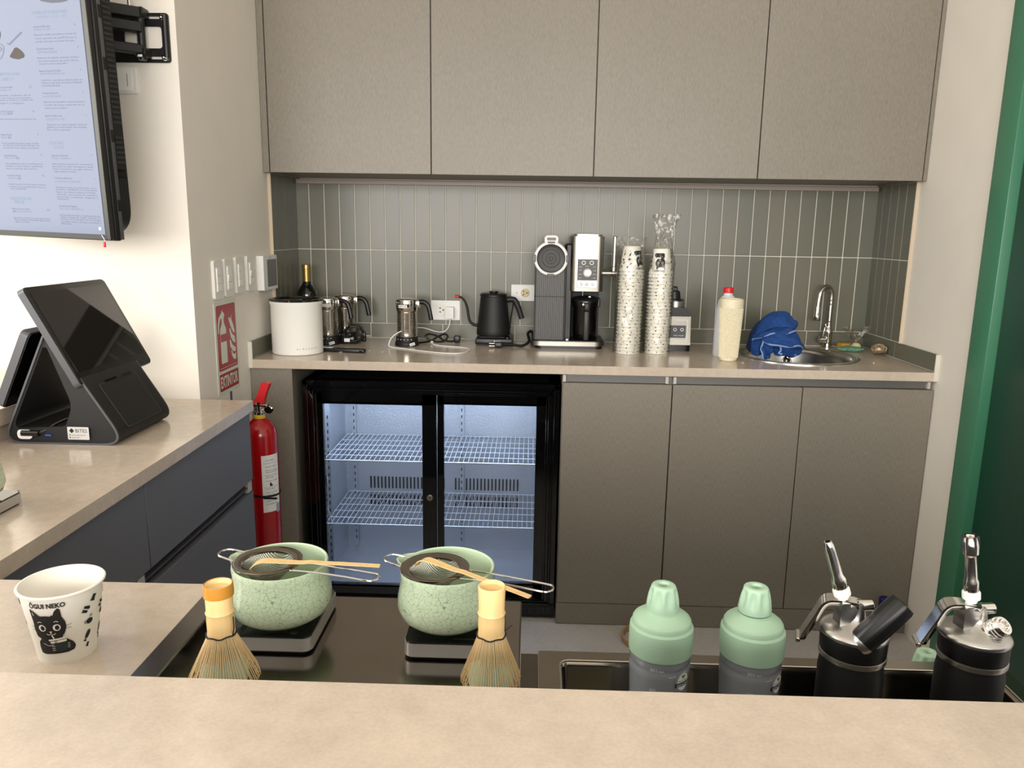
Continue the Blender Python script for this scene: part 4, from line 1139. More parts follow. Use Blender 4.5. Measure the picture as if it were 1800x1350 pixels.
# ------------------------------------------------------------------ frothers
def make_frother(label, loc, rz, la=None):
    t = thing('milk_frother', label, 'frother', loc, rz, 'ribbed steel milk frothers')
    MB().lathe([(0, 0), (0.046, 0), (0.047, 0.003), (0.046, 0.014), (0.0425, 0.018), (0.0425, 0.034), (0.041, 0.036), (0, 0.036)], n=44).build('base', BLACK_M, t)
    m = MB()
    for k in range(5):
        a = -pi / 2 + (k - 2) * 0.33
        m.cyl(0.0017, 0, 0.0008, n=8, mtx=Matrix.Rotation(a + pi / 2, 4, 'Z') @ front(0, -0.0424, 0.027))
    m.build('indicator_row', LABEL, t, smooth=False)
    pr = [(0.038, 0.036)]
    for k in range(18):
        z = 0.038 + k * 0.0053
        pr += [(0.0370, z), (0.0402, z + 0.0008), (0.0408, z + 0.0018), (0.0402, z + 0.0028), (0.0370, z + 0.0036)]
    pr += [(0.0395, 0.135), (0.0400, 0.138)]
    MB().lathe(pr, n=44).build('ribbed_jug', CHROME, t, angle=25)
    MB().lathe([(0.0395, 0.137), (0.0415, 0.140), (0.0415, 0.176), (0.0400, 0.180), (0.036, 0.181), (0.034, 0.179), (0.030, 0.183), (0.012, 0.184), (0, 0.184)], n=44).build('chrome_collar', CHROME, t)
    MB().box(0.037, 0.053, -0.010, 0.010, 0.148, 0.176, 0.004).build('handle_clamp', SATIN, t)
    MB().tube(smoothpath([(0.050, 0, 0.170), (0.066, 0, 0.171), (0.080, 0, 0.163), (0.088, 0, 0.148), (0.093, 0, 0.125), (0.0975, 0, 0.102)], 6), [0.0072] * 30 + [0.0066], 12, flat=1.25).build('handle', BLACK, t)
    if la is not None:
        lb = MB().prism(rrect(-0.0185, 0.0185, -0.0055, 0.0055, 0.0015), 0.0004).slice_x(0.004).map(lambda c: ((0.0418 + c.z) * cos(rad(la) + c.x / 0.0418), (0.0418 + c.z) * sin(rad(la) + c.x / 0.0418), 0.155 + c.y)).build('name_label', LABEL, t)
        MB().text('MATCHA', 0.0092, Matrix.Translation((-0.0155, -0.0032, 0.0006)), fit=0.031).slice_x(0.004).map(lambda c: ((0.0420 + c.z) * cos(rad(la) + c.x / 0.0418), (0.0420 + c.z) * sin(rad(la) + c.x / 0.0418), 0.155 + c.y)).build('label_print', INK, lb, smooth=False)
    tg = MB().box(-0.011, 0.011, -0.0008, 0.0008, -0.0055, 0.0055, 0.0006, 1, mtx=Matrix.Translation((0.032, -0.0415, 0.010)) @ Matrix.Rotation(0.62, 4, 'Z') @ Matrix.Rotation(-0.25, 4, 'Y')).build('name_label', LABEL, t)
    MB().text('MATCHA', 0.007, Matrix.Translation((0.032, -0.0415, 0.010)) @ Matrix.Rotation(0.62, 4, 'Z') @ Matrix.Rotation(-0.25, 4, 'Y') @ front(-0.009, -0.0011, -0.0028), fit=0.018).build('label_print', INK, tg, smooth=False)
    return t
make_frother('steel milk frother with MATCHA label, right behind the white canister', (0.172, -0.205, ZC), rad(-8), -72)
make_frother('steel milk frother at the wall, half hidden behind another frother', (0.214, -0.088, ZC), rad(-2))
make_frother('lone steel milk frother with MATCHA label, standing inside a white cable loop', (0.482, -0.20, ZC), rad(-6), -98)

def coil(name, label, cat_, pts, r, mat, group=None):
    o = MB().tube(smoothpath(pts, 7), r, 8).build(name, mat)
    return tag(o, label, cat_, group)
# bundled black cables beside the frothers
t = thing('cable_bundle', 'bundle of black cable with plug beside the two left frothers', 'cable', (0.268, -0.17, ZC))
rnd = random.Random(4)
for k in range(5):
    pts = []
    for j in range(14):
        a = 2 * pi * j / 14
        pts.append((0.036 * cos(a) + rnd.uniform(-.004, .004), -0.01 + 0.010 * k - 0.02 + rnd.uniform(-.004, .004), 0.038 + 0.033 * sin(a) + rnd.uniform(-.003, .003)))
    MB().tube(smoothpath(pts, 4, True), 0.0036, 7, closed=True).build('cable_loop', BLACK, t)
MB().tube(smoothpath([(-0.07, 0.0, 0.006), (-0.04, -0.035, 0.005), (0.0, -0.05, 0.012), (0.03, -0.04, 0.02), (0.05, -0.02, 0.03)], 5), 0.0036, 7).build('cable_tail', BLACK, t)
MB().box(0.030, 0.046, -0.012, 0.012, 0.006, 0.046, 0.005).build('plug', BLACK, t)
for y in (-0.006, 0.006): MB().cyl(0.0022, 0, 0.018, n=8, mtx=Matrix.Translation((0.045, y, 0.03)) @ Matrix.Rotation(pi / 2, 4, 'Y')).build('plug_pin', SATIN, t)
MB().box(-0.028, -0.006, -0.056, -0.054, 0.012, 0.026, 0.0005, 1).build('cable_label', LABEL, t)

# black flat tool
t = thing('tool_case', 'slim black bar with white stickers lying in front of the frothers', 'tool', (0.275, -0.402, ZC), rad(-9))
MB().box(-0.088, 0.088, -0.013, 0.013, 0.0, 0.015, 0.004).build('case', BLACK, t)
MB().box(-0.080, -0.060, -0.010, 0.011, 0.0148, 0.0154, mtx=None).build('sticker', LABEL, t, smooth=False)
MB().box(-0.056, -0.036, -0.010, 0.011, 0.0148, 0.0154).build('sticker', LABEL, t, smooth=False)
MB().box(-0.008, 0.006, -0.0142, -0.012, 0.0, 0.004, 0.001, 1).build('catch', SATIN, t)
MB().box(0.07, 0.084, -0.0135, -0.012, 0.004, 0.011, 0.001, 1).build('end_button', BLACK_G, t)

# ------------------------------------------------------------------ outlets
t = thing('wall_outlet', 'double white wall outlet with a charger plugged in, left of the kettle', 'outlet', (0.613, -0.007, 1.081))
MB().prism(rrect(-0.059, 0.059, -0.040, 0.040, 0.003), 0.009, front(0, 0, 0)).build('plate', LABEL, t)
MB().prism(rrect(-0.036, 0.036, -0.023, 0.023, 0.002), 0.002, front(0, -0.009, 0), holes=[rrect(-0.0345, 0.0345, -0.0215, 0.0215, 0.001)]).build('surround', WHITE_M, t)
for x in (-0.0175, 0.0175):
    s_ = MB().prism(rrect(x - 0.0165, x + 0.0165, -0.021, 0.021, 0.001), 0.001, front(0, -0.009, 0)).build('socket', WHITE_M, t)
    m = MB()
    m.box(x - 0.009, x - 0.001, -0.0104, -0.0098, 0.007, 0.0105).box(x - 0.009, x - 0.001, -0.0104, -0.0098, -0.009, -0.0055).box(x + 0.005, x + 0.010, -0.0104, -0.0098, -0.002, 0.004)
    m.build('socket_slots', CAB_IN, s_, smooth=False)
t = thing('phone_charger', 'white plug-in charger with a long white cable snaking over the worktop', 'charger', (0.632, -0.016, 1.077))
MB().prism(roundpoly([(-0.017, -0.027), (0.017, -0.027), (0.017, 0.020), (-0.017, 0.020)], 0.006), 0.032, front(0, 0, 0)).build('adapter', LABEL, t)
cp = [(0, -0.024, -0.026), (0.001, -0.024, -0.040), (-0.004, -0.030, -0.062), (-0.022, -0.036, -0.080), (-0.055, -0.05, -0.078), (-0.105, -0.08, -0.060), (-0.150, -0.20, -0.052), (-0.195, -0.24, -0.075), (-0.210, -0.25, -0.108), (-0.192, -0.262, -0.1145), (-0.13, -0.300, -0.1145), (-0.06, -0.345, -0.1145), (0.02, -0.382, -0.1145), (0.08, -0.372, -0.1145), (0.105, -0.29, -0.1145), (0.075, -0.235, -0.1145), (0.0, -0.205, -0.1145), (-0.045, -0.17, -0.1145), (-0.058, -0.145, -0.110)]
MB().tube(smoothpath(cp, 7), 0.0021, 8).build('cable', LABEL, t)
MB().box(-0.063, -0.053, -0.146, -0.124, -0.114, -0.105, 0.002, 1).build('cable_end', LABEL, t)
t = thing('wall_outlet', 'white wall outlet with a round yellowed socket, between kettle and coffee machine', 'outlet', (0.930, -0.007, 1.158))
MB().prism(rrect(-0.047, 0.047, -0.033, 0.033, 0.003), 0.008, front(0, 0, 0)).build('plate', LABEL, t)
s_ = MB().cyl(0.0175, 0, 0.0035, n=32, mtx=front(0.010, -0.008, 0), b=0.001).build('socket', M('yellowed_plastic', S(206, 190, 140), 0.4), t)
m = MB()
m.box(0.013, 0.022, -0.0122, -0.0114, -0.0015, 0.0015)
for sg_ in (1, -1):
    m.box(-0.0045, 0.0045, -0.0004, 0.0004, -0.0014, 0.0014, mtx=Matrix.Translation((0.003, -0.0118, 0.007 * sg_)) @ Matrix.Rotation(0.9 * sg_, 4, 'Y'))
m.build('socket_slots', INK, s_, smooth=False)
MB().cyl(0.003, 0, 0.001, n=12, mtx=front(-0.024, -0.008, 0)).build('screw', RAIL, t)

# black power cable right of the lone frother
t = thing('power_cable', 'figure-eight loop of black power cable with plug, right of the lone frother', 'cable', (0.60, -0.10, ZC))
MB().tube(smoothpath([(-0.075, -0.07, 0.006), (-0.05, -0.04, 0.006), (-0.03, -0.05, 0.012), (0.0, -0.045, 0.030), (0.022, -0.035, 0.038), (0.034, -0.03, 0.028), (0.020, -0.035, 0.010), (-0.01, -0.045, 0.008), (-0.04, -0.05, 0.018), (-0.052, -0.05, 0.030), (-0.040, -0.04, 0.038), (-0.01, -0.03, 0.030), (0.02, -0.03, 0.012), (0.05, -0.03, 0.008), (0.064, -0.02, 0.012)], 6), 0.0042, 8).build('cable', BLACK, t)
MB().box(0.058, 0.084, -0.034, -0.006, 0.002, 0.032, 0.006).build('plug', BLACK, t)
MB().cyl(0.0024, 0, 0.016, n=8, mtx=Matrix.Translation((0.083, -0.014, 0.017)) @ Matrix.Rotation(pi / 2, 4, 'Y')).build('plug_pin', SATIN, t)

# ------------------------------------------------------------------ kettle
t = thing('kettle_heater', 'black square heating base under the gooseneck kettle', 'kettle base', (0.822, -0.115, ZC))
MB().box(-0.074, 0.074, -0.075, 0.085, 0.006, 0.030, 0.006).build('housing', BLACK, t)
MB().box(-0.070, 0.070, -0.070, 0.080, 0.0, 0.007).build('foot', BLACK_M, t, smooth=False)
MB().box(-0.060, 0.060, -0.050, 0.075, 0.029, 0.036, 0.003, 1).build('heating_plate', BLACK_G, t)
MB().cyl(0.012, 0.030, 0.035, (0.052, -0.055, 0), 20, b=0.001).build('knob', BLACK_G, t)
MB().text('Bonavia', 0.008, front(0.0, -0.0757, 0.018), fit=0.028).build('print', LABEL, t, smooth=False)
t = thing('gooseneck_kettle', 'matt black gooseneck kettle with a red spout tip', 'kettle', (0.816, -0.105, ZC + 0.036))
MB().lathe([(0, 0), (0.066, 0), (0.068, 0.004), (0.067, 0.02), (0.060, 0.085), (0.053, 0.150), (0.051, 0.156), (0, 0.156)], n=48).build('body', BLACK_M, t)
MB().lathe([(0.054, 0.154), (0.055, 0.157), (0.053, 0.163), (0.050, 0.165), (0.016, 0.166), (0.015, 0.168), (0.018, 0.171), (0.018, 0.174), (0, 0.175)], n=40).build('lid', BLACK, t)
sp = [(-0.060, 0, 0.036), (-0.078, 0, 0.038), (-0.094, 0, 0.050), (-0.101, 0, 0.075), (-0.106, 0, 0.105), (-0.116, 0, 0.132), (-0.130, 0, 0.146), (-0.143, 0, 0.150)]
MB().tube(smoothpath(sp, 6), [0.0062 - 0.002 * k / 42 for k in range(43)], 10).build('spout', BLACK_M, t)
MB().tube([(-0.140, 0, 0.1495), (-0.156, 0, 0.1515)], 0.0058, 12).build('spout_tip', RED_P, t)
MB().tube(smoothpath([(0.050, 0, 0.140), (0.072, 0, 0.142), (0.084, 0, 0.138), (0.096, 0, 0.115), (0.106, 0, 0.088), (0.113, 0, 0.066)], 6), [0.0085] * 20 + [0.008] * 11, 12, flat=1.35).build('handle', BLACK_M, t)
MB().tube(smoothpath([(0.078, 0, 0.135), (0.076, 0, 0.11), (0.068, 0, 0.06), (0.066, 0, 0.025)], 5), 0.003, 8).build('handle_strap', BLACK, t)
t = thing('kettle_plug', 'black plug with steel pins lying in front of the kettle base', 'plug', (0.835, -0.225, ZC))
MB().box(-0.008, 0.022, -0.012, 0.012, 0.001, 0.023, 0.005).build('plug_body', BLACK, t)
for z, y in ((0.008, -0.006), (0.016, 0.006)):
    MB().cyl(0.003, -0.022, 0.0, n=10, mtx=Matrix.Translation((-0.007, y, z)) @ Matrix.Rotation(pi / 2, 4, 'Y')).build('plug_pin', SATIN, t)
MB().tube(smoothpath([(0.020, 0, 0.012), (0.06, 0.02, 0.010), (0.10, 0.03, 0.006), (0.125, 0.06, 0.02), (0.12, 0.10, 0.045), (0.135, 0.12, 0.05), (0.15, 0.10, 0.02), (0.16, 0.075, 0.008)], 6), 0.0058, 8).build('cable', BLACK, t)

# ------------------------------------------------------------------ coffee machine
cm = thing('coffee_machine', 'grey and silver coffee machine with ribbed tower and round front lid', 'coffee machine', (1.111, -0.125, ZC))
RIB = M('ribbed_charcoal', S(96, 95, 94), 0.42)
SILV = M('machine_silver', S(156, 152, 143), 0.36, 1.0)
MB().prism(rrect(-0.146, 0.143, -0.10, 0.105, 0.04), 0.017, Matrix.Translation((0, 0, 0.012))).build('base_plate', SILV, cm)
MB().prism(rrect(-0.128, 0.135, -0.092, 0.10, 0.03), 0.012).build('foot', BLACK, cm)
MB().prism(rrect(-0.140, 0.138, -0.094, 0.10, 0.035), 0.003, Matrix.Translation((0, 0, 0.0285))).build('base_mat', BLACK, cm)
# ribbed tower
m = MB()
n_r = 15
x0, x1 = -0.134, -0.012
pts = [(x1, 0.0), (x1, 0.145), (x0, 0.145), (x0, 0.0)]
front_pts = []
for k in range(n_r):
    xa = x0 + 0.006 + (x1 - x0 - 0.012) * k / n_r; wx = (x1 - x0 - 0.012) / n_r
    front_pts += [(xa + wx * .05, 0.002), (xa + wx * .15, -0.0045), (xa + wx * .6, -0.0045), (xa + wx * .7, 0.002)]
m.prism([(x0, 0.005), (x0 + 0.005, -0.002)] + front_pts + [(x1 - 0.005, -0.002), (x1, 0.005), (x1, 0.15), (x0, 0.15)], 0.305, Matrix.Translation((0, -0.062, 0.031)))
m.build('ribbed_tower', RIB, cm, angle=20)
MB().box(x0 - 0.0005, x1 + 0.0005, -0.0668, -0.064, 0.1985, 0.2005).build('tower_seam', CAB_IN, cm, smooth=False)
hx, hz = -0.073, 0.345
MB().cyl(0.064, 0.0, 0.155, n=56, mtx=front(hx, 0.088, hz), b=0.004).build('round_head', BLACK_M, cm)
MB().lathe([(0.0545, 0), (0.066, 0), (0.066, 0.012), (0.063, 0.016), (0.0545, 0.016)], n=64, close=True, mtx=front(hx, -0.067, hz)).build('white_ring', LABEL, cm)
m = MB().lathe([(0.0555, 0.010), (0.0535, 0.0150), (0.050, 0.0135), (0.036, 0.0135), (0.035, 0.012), (0.033, 0.012), (0.032, 0.0135), (0.022, 0.0135), (0.021, 0.011), (0.018, 0.011), (0.017, 0.0145), (0.010, 0.0145), (0.009, 0.011), (0.006, 0.011), (0.005, 0.0145), (0, 0.0145)], n=56, mtx=front(hx, -0.067, hz))
m.build('front_lid', M('charcoal_lid', S(42, 40, 38), 0.45), cm, angle=25)
for a in (90, 0, 180, 270):
    MB().box(-0.014, 0.014, -0.0035, 0.0035, 0, 0.017, 0.001, 1, mtx=front(hx, -0.067, hz) @ Matrix.Rotation(rad(a - 90), 4, 'Z') @ Matrix.Translation((0, 0.0605, 0))).build('lid_tab', RIB, cm)
tt_ = MB().prism(roundpoly([(-0.026, 0.060), (0.026, 0.060), (0.026, 0.080), (0.018, 0.087), (-0.018, 0.087), (-0.026, 0.080)], 0.006), 0.03, front(hx, -0.052, hz)).build('head_latch', LABEL, cm)
MB().prism(rrect(-0.017, 0.017, 0.068, 0.079, 0.003), 0.001, front(hx, -0.082, hz)).build('latch_inset', M('latch_grey', S(120, 104, 104), 0.4), tt_)
# silver head
MB().prism(rrect(0.004, 0.130, -0.072, 0.100, 0.022, 6), 0.208, Matrix.Translation((0, 0, 0.222))).build('silver_head', SILV, cm)
MB().prism(rrect(0.014, 0.122, -0.066, 0.095, 0.02, 6), 0.008, Matrix.Translation((0, 0, 0.430))).build('top_cap', SATIN, cm)
MB().text('NINJA', 0.015, front(0.049, -0.0724, 0.388), fit=0.036).build('print', PALE_METAL, cm, smooth=False)
pn = MB().prism(rrect(0.030, 0.106, 0.236, 0.370, 0.003), 0.002, front(0, -0.072, 0)).build('control_panel', M('panel_grey', S(74, 72, 70), 0.4), cm)
MB().prism(rrect(0.031, 0.105, 0.345, 0.369, 0.002), 0.0006, front(0, -0.0742, 0)).build('chrome_window', CHROME, pn)
MB().prism(rrect(0.031, 0.105, 0.2365, 0.264, 0.002), 0.0006, front(0, -0.0742, 0)).build('chrome_window', CHROME, pn)
for x in (0.0525, 0.083):
    MB().lathe([(0.0055, 0), (0.0080, 0), (0.0080, 0.002), (0.0055, 0.002)], n=24, close=True, mtx=front(x, -0.0742, 0.331)).build('button_ring', LABEL, pn)
MB().lathe([(0.0145, 0), (0.0160, 0), (0.0160, 0.002), (0.0145, 0.002)], n=32, close=True, mtx=front(0.068, -0.0742, 0.293)).build('dial_ring', PALE_METAL, pn)
MB().cyl(0.0135, 0, 0.006, n=32, mtx=front(0.068, -0.0742, 0.293), b=0.001).box(0.0635, 0.0725, -0.086, -0.0795, 0.281, 0.305, 0.001, 1).build('dial', SATIN, pn)
for k in range(3):
    MB().lathe([(0.003, 0), (0.0055, 0), (0.0055, 0.001), (0.003, 0.001)], n=18, close=True, mtx=front(0.045 + k * 0.022, -0.075, 0.250)).build('button_ring', BLACK, pn)
m = MB()
for (x, z, s) in ((0.036, 0.314, 'ESPRESSO'), (0.060, 0.316, 'COFFEE'), (0.088, 0.314, 'LATTE'), (0.035, 0.302, 'DOBLE'), (0.089, 0.300, 'COLD'), (0.035, 0.286, 'LARGE'), (0.089, 0.286, 'BREW'), (0.035, 0.272, 'RICH'), (0.089, 0.272, 'TEA')):
    m.text(s, 0.0042, front(x, -0.0743, z), fit=0.011)
m.build('print', PALE_METAL, pn, smooth=False)
# neck between tower and head
MB().box(-0.014, 0.012, -0.045, 0.09, 0.03, 0.40, 0.004, 1).build('neck', BLACK, cm)
MB().box(0.0, 0.125, 0.04, 0.10, 0.03, 0.225).build('back_column', BLACK_M, cm, smooth=False)
MB().cyl(0.004, 0.190, 0.224, (0.056, -0.01, 0), 12).build('drip_spout', CHROME, cm)
# carafe
ca = MB().lathe([(0, 0), (0.043, 0), (0.046, 0.004), (0.046, 0.03), (0.047, 0.034), (0.047, 0.125), (0.050, 0.130), (0.052, 0.150), (0.051, 0.154), (0, 0.154)], c=(0.068, -0.025, 0.032), n=40).build('carafe', BLACK_G, cm)
MB().lathe([(0.052, 0.150), (0.053, 0.156), (0.046, 0.164), (0.020, 0.170), (0.012, 0.171), (0, 0.171)], c=(0.068, -0.025, 0.032), n=40).build('carafe_lid', BLACK, ca)
MB().box(0.105, 0.124, -0.045, -0.015, 0.160, 0.194, 0.003, 1).build('lid_hinge', BLACK, ca)
MB().box(0.076, 0.086, -0.06, -0.045, 0.196, 0.203, 0.002, 1).build('white_tab', LABEL, ca)
MB().box(0.059, 0.079, -0.098, -0.072, 0.034, 0.148, 0.006).box(0.060, 0.078, -0.098, -0.070, 0.150, 0.178, 0.005).build('carafe_handle', M('handle_grey', S(48, 47, 46), 0.45), ca)
MB().cyl(0.0045, 0, 0.003, n=14, mtx=front(0.056, -0.076, 0.172), b=0.001).build('rivet', LABEL, ca)
MB().cyl(0.006, 0, 0.010, (-0.003, -0.082, 0.0285), 14, b=0.001).build('white_peg', LABEL, cm)
# side wand
MB().cyl(0.0105, 0, 0.052, n=24, mtx=Matrix.Translation((0.126, -0.055, 0.292)) @ Matrix.Rotation(pi / 2, 4, 'Y'), b=0.002).build('wand_arm', SATIN, cm)
MB().cyl(0.0125, 0, 0.026, n=24, mtx=Matrix.Translation((0.162, -0.055, 0.292)) @ Matrix.Rotation(pi / 2, 4, 'Y'), b=0.002).build('wand_joint', SATIN, cm)
MB().cyl(0.0085, 0.30, 0.432, (0.171, -0.055, 0), 20, b=0.002).build('frother_wand', SATIN, cm)
MB().cyl(0.0105, 0.30, 0.318, (0.171, -0.055, 0), 20, b=0.002).build('wand_collar', SATIN, cm)
MB().box(-0.008, 0.004, -0.02, 0.02, 0.37, 0.40, 0.003, 1).build('latch', BLACK, cm)

# ------------------------------------------------------------------ blender base
t = thing('blender_base', 'black and silver blender motor base right of the cup stacks', 'blender', (1.532, -0.165, ZC))
MB().prism(rrect(-0.075, 0.052, -0.06, 0.075, 0.02), 0.024).build('foot', BLACK, t)
m = MB().prism([(-0.072, 0.024), (0.050, 0.024), (0.047, 0.135), (-0.065, 0.135)], 0.12, front(0, 0.065, 0))
m.build('silver_housing', SILV, t)
MB().prism(roundpoly([(-0.070, 0.134), (0.049, 0.134), (0.046, 0.150), (0.028, 0.168), (-0.04, 0.168), (-0.066, 0.15)], 0.008), 0.115, front(0, 0.06, 0)).build('shoulder', BLACK, t)
MB().cyl(0.036, 0.166, 0.192, (-0.006, 0, 0), 32, b=0.002).build('steel_collar', SATIN, t)
MB().lathe([(0.038, 0.190), (0.038, 0.196), (0.026, 0.199), (0.022, 0.226), (0.016, 0.230), (0, 0.230)], c=(-0.012, 0, 0), n=24).build('drive_cap', BLACK, t)
MB().box(-0.03, 0.0, -0.01, 0.01, 0.22, 0.245, 0.004, 1).build('cap_lug', BLACK, t)
pn = MB().prism(rrect(-0.062, 0.037, 0.040, 0.122, 0.008), 0.002, front(0, -0.055, 0)).build('panel_frame', LABEL, t)
MB().prism(rrect(-0.060, 0.035, 0.042, 0.120, 0.007), 0.0008, front(0, -0.057, 0)).build('panel_face', SILV, pn)
MB().prism(rrect(-0.058, 0.030, 0.052, 0.100, 0.003), 0.001, front(0, -0.0575, 0)).build('control_panel', M('blender_panel', S(66, 66, 68), 0.4), pn)
for x in (-0.012, 0.015):
    MB().lathe([(0.0045, 0), (0.0065, 0), (0.0065, 0.001), (0.0045, 0.001)], n=20, close=True, mtx=front(x, -0.0585, 0.084)).build('button_ring', LABEL, pn)
MB().text('MAX  PULSE', 0.006, front(-0.016, -0.0587, 0.059), fit=0.038).build('print', LABEL, pn, smooth=False)

# ------------------------------------------------------------------ white bottle, tumbler
t = thing('white_bottle', 'tall white plastic bottle with red cap behind the textured tumbler', 'bottle', (1.692, -0.312, ZC))
m = MB().lathe([(0, 0), (0.040, 0), (0.043, 0.004), (0.0425, 0.10), (0.040, 0.17), (0.034, 0.205), (0.022, 0.222), (0.0165, 0.227), (0.0165, 0.242), (0, 0.242)], n=44)
m.build('body', M('translucent_white', S(214, 216, 220), 0.35, sss=0.2), t)
m = MB().cyl(0.0185, 0.234, 0.2545, n=32, b=0.002)
for k in range(30):
    a = 2 * pi * k / 30
    m.box(-0.0007, 0.0007, 0.0182, 0.0191, 0.236, 0.251, mtx=Matrix.Rotation(a, 4, 'Z'))
m.build('cap', RED_P, t)
t = thing('tumbler', 'cream studded tumbler with ridged lid at the front edge beside the sink', 'tumbler', (1.680, -0.418, ZC))
tR0, tR1, tH = 0.032, 0.0395, 0.190
rows = []
NZ, NA = 34, 44
m = MB()
m.lathe([(0, 0.002), (tR0 - 0.006, 0), (tR0 - 0.002, 0.003), (tR0, 0.012), (tR1, tH), (tR1 - 0.001, tH + 0.002), (0, tH + 0.002)], n=48)
m.build('body', CREAM, t)
m = MB()
dz = (tH - 0.014) / 30
for i in range(30):
    z = 0.016 + i * dz
    r = tR0 + (tR1 - tR0) * (z - 0.012) / (tH - 0.012)
    for k in range(30):
        a = 2 * pi * (k + 0.5 * (i % 2)) / 30
        w_ = pi * r / 30 * 0.98
        c = Vector((r * cos(a), r * sin(a), z)); ta = Vector((-sin(a), cos(a), 0)); ra = Vector((cos(a), sin(a), 0)); up = Vector((0, 0, 1))
        vs = [m.bm.verts.new(c + ta * w_), m.bm.verts.new(c + up * dz * .98), m.bm.verts.new(c - ta * w_), m.bm.verts.new(c - up * dz * .98)]
        ap = m.bm.verts.new(c + ra * 0.0032)
        for q in range(4): m.bm.faces.new((vs[q], vs[(q + 1) % 4], ap))
m.build('studs', CREAM, t, smooth=False, kind='stuff')
pr = [(tR1 + 0.001, tH)]
for k in range(4):
    z = tH + 0.001 + k * 0.0065
    pr += [(tR1 + 0.002, z), (tR1 + 0.002, z + 0.0045), (tR1 + 0.0008, z + 0.0055), (tR1 + 0.0008, z + 0.0062)]
pr += [(tR1 + 0.001, tH + 0.028), (tR1 - 0.001, tH + 0.032), (tR1 - 0.006, tH + 0.032), (tR1 - 0.008, tH + 0.028), (0, tH + 0.028)]
MB().lathe(pr, n=48).build('lid', CREAM, t, angle=25)

# ------------------------------------------------------------------ blue towel over the sink edge
tw = thing('blue_cloth', 'crumpled bright blue microfibre cloth heaped over the left edge of the sink', 'cloth', (1.875, -0.255, ZC))
def sheet(name, rows, k=6, th=0.004, hem_rows=(), hem_cols=()):
    rr = [smoothpath(r, k) for r in rows]
    cols = [smoothpath([rr[i][j] for i in range(len(rr))], k) for j in range(len(rr[0]))]
    R_ = [[cols[j][i] for j in range(len(cols))] for i in range(len(cols[0]))]
    rnd = random.Random(hash(name) % 100 if False else len(rows) * 7)
    for i, row in enumerate(R_):
        for j, p in enumerate(row):
            p += Vector((sin(j * .7 + i * .3) * .0018, sin(i * .75 - j * .5) * .0036 + sin(j * .47 + i * .2) * .0032 + rnd.uniform(-.0005, .0005), cos(i * .45 + j * .6) * .0026))
    o = MB().grid(R_).build(name, BLUE_CLOTH, tw)
    sm_ = o.modifiers.new('thick', 'SOLIDIFY'); sm_.thickness = th; sm_.offset = 0
    if hem_rows or hem_cols:
        for i in hem_rows:
            MB().tube(R_[i], 0.0034, 7).build('hem', HEM, o)
        for j in hem_cols:
            MB().tube([R_[i][j] for i in range(len(R_))], 0.0027, 7).build('hem', HEM, o)
    return o
# back hump
sheet('cloth_fold', [
    [(-.070, .06, .020), (-.066, .03, .075), (-.050, .0, .120), (-.010, -.01, .150), (.030, .0, .162), (.065, .02, .140), (.085, .03, .128)],
    [(-.074, .03, .015), (-.068, .0, .080), (-.050, -.03, .125), (-.012, -.04, .160), (.030, -.035, .168), (.072, -.02, .142), (.090, 0, .128)],
    [(-.076, 0, .012), (-.072, -.03, .070), (-.055, -.055, .110), (-.015, -.07, .140), (.030, -.065, .148), (.068, -.05, .130), (.088, -.03, .120)],
    [(-.076, -.02, .008), (-.074, -.045, .060), (-.058, -.07, .092), (-.020, -.085, .110), (.020, -.085, .115), (.058, -.07, .108), (.084, -.05, .113)]], hem_rows=())
sheet('cloth_fold', [
    [(-.070, -.02, .0), (-.06, -.05, .06), (-.02, -.07, .09), (.03, -.07, .10), (.07, -.05, .09), (.095, -.03, .05)],
    [(-.070, -.02, .03), (-.06, -.045, .10), (-.02, -.065, .135), (.03, -.06, .142), (.06, -.045, .128), (.09, -.02, .09)]])
# hem line fold in the middle
sheet('cloth_fold', [
    [(-.078, -.03, .075), (-.055, -.06, .090), (-.015, -.082, .104), (.025, -.082, .108), (.062, -.066, .112)],
    [(-.078, -.045, .066), (-.056, -.076, .083), (-.016, -.098, .096), (.026, -.098, .101), (.066, -.078, .106)],
    [(-.077, -.045, .058), (-.056, -.078, .077), (-.018, -.102, .090), (.028, -.102, .095), (.070, -.080, .100)]], hem_rows=(-1,))
# front drape: the big shell hanging over the rim
sheet('cloth_fold', [
    [(-.040, -.060, .086), (-.010, -.085, .098), (.030, -.085, .100), (.066, -.070, .094), (.090, -.040, .070)],
    [(-.052, -.085, .080), (-.015, -.112, .082), (.030, -.112, .080), (.074, -.092, .072), (.104, -.050, .050)],
    [(-.056, -.098, .072), (-.022, -.124, .064), (.028, -.126, .060), (.076, -.104, .054), (.110, -.056, .038)],
    [(-.054, -.100, .066), (-.028, -.126, .052), (.024, -.130, .050), (.074, -.108, .048), (.112, -.056, .030)]], hem_rows=(-1,))
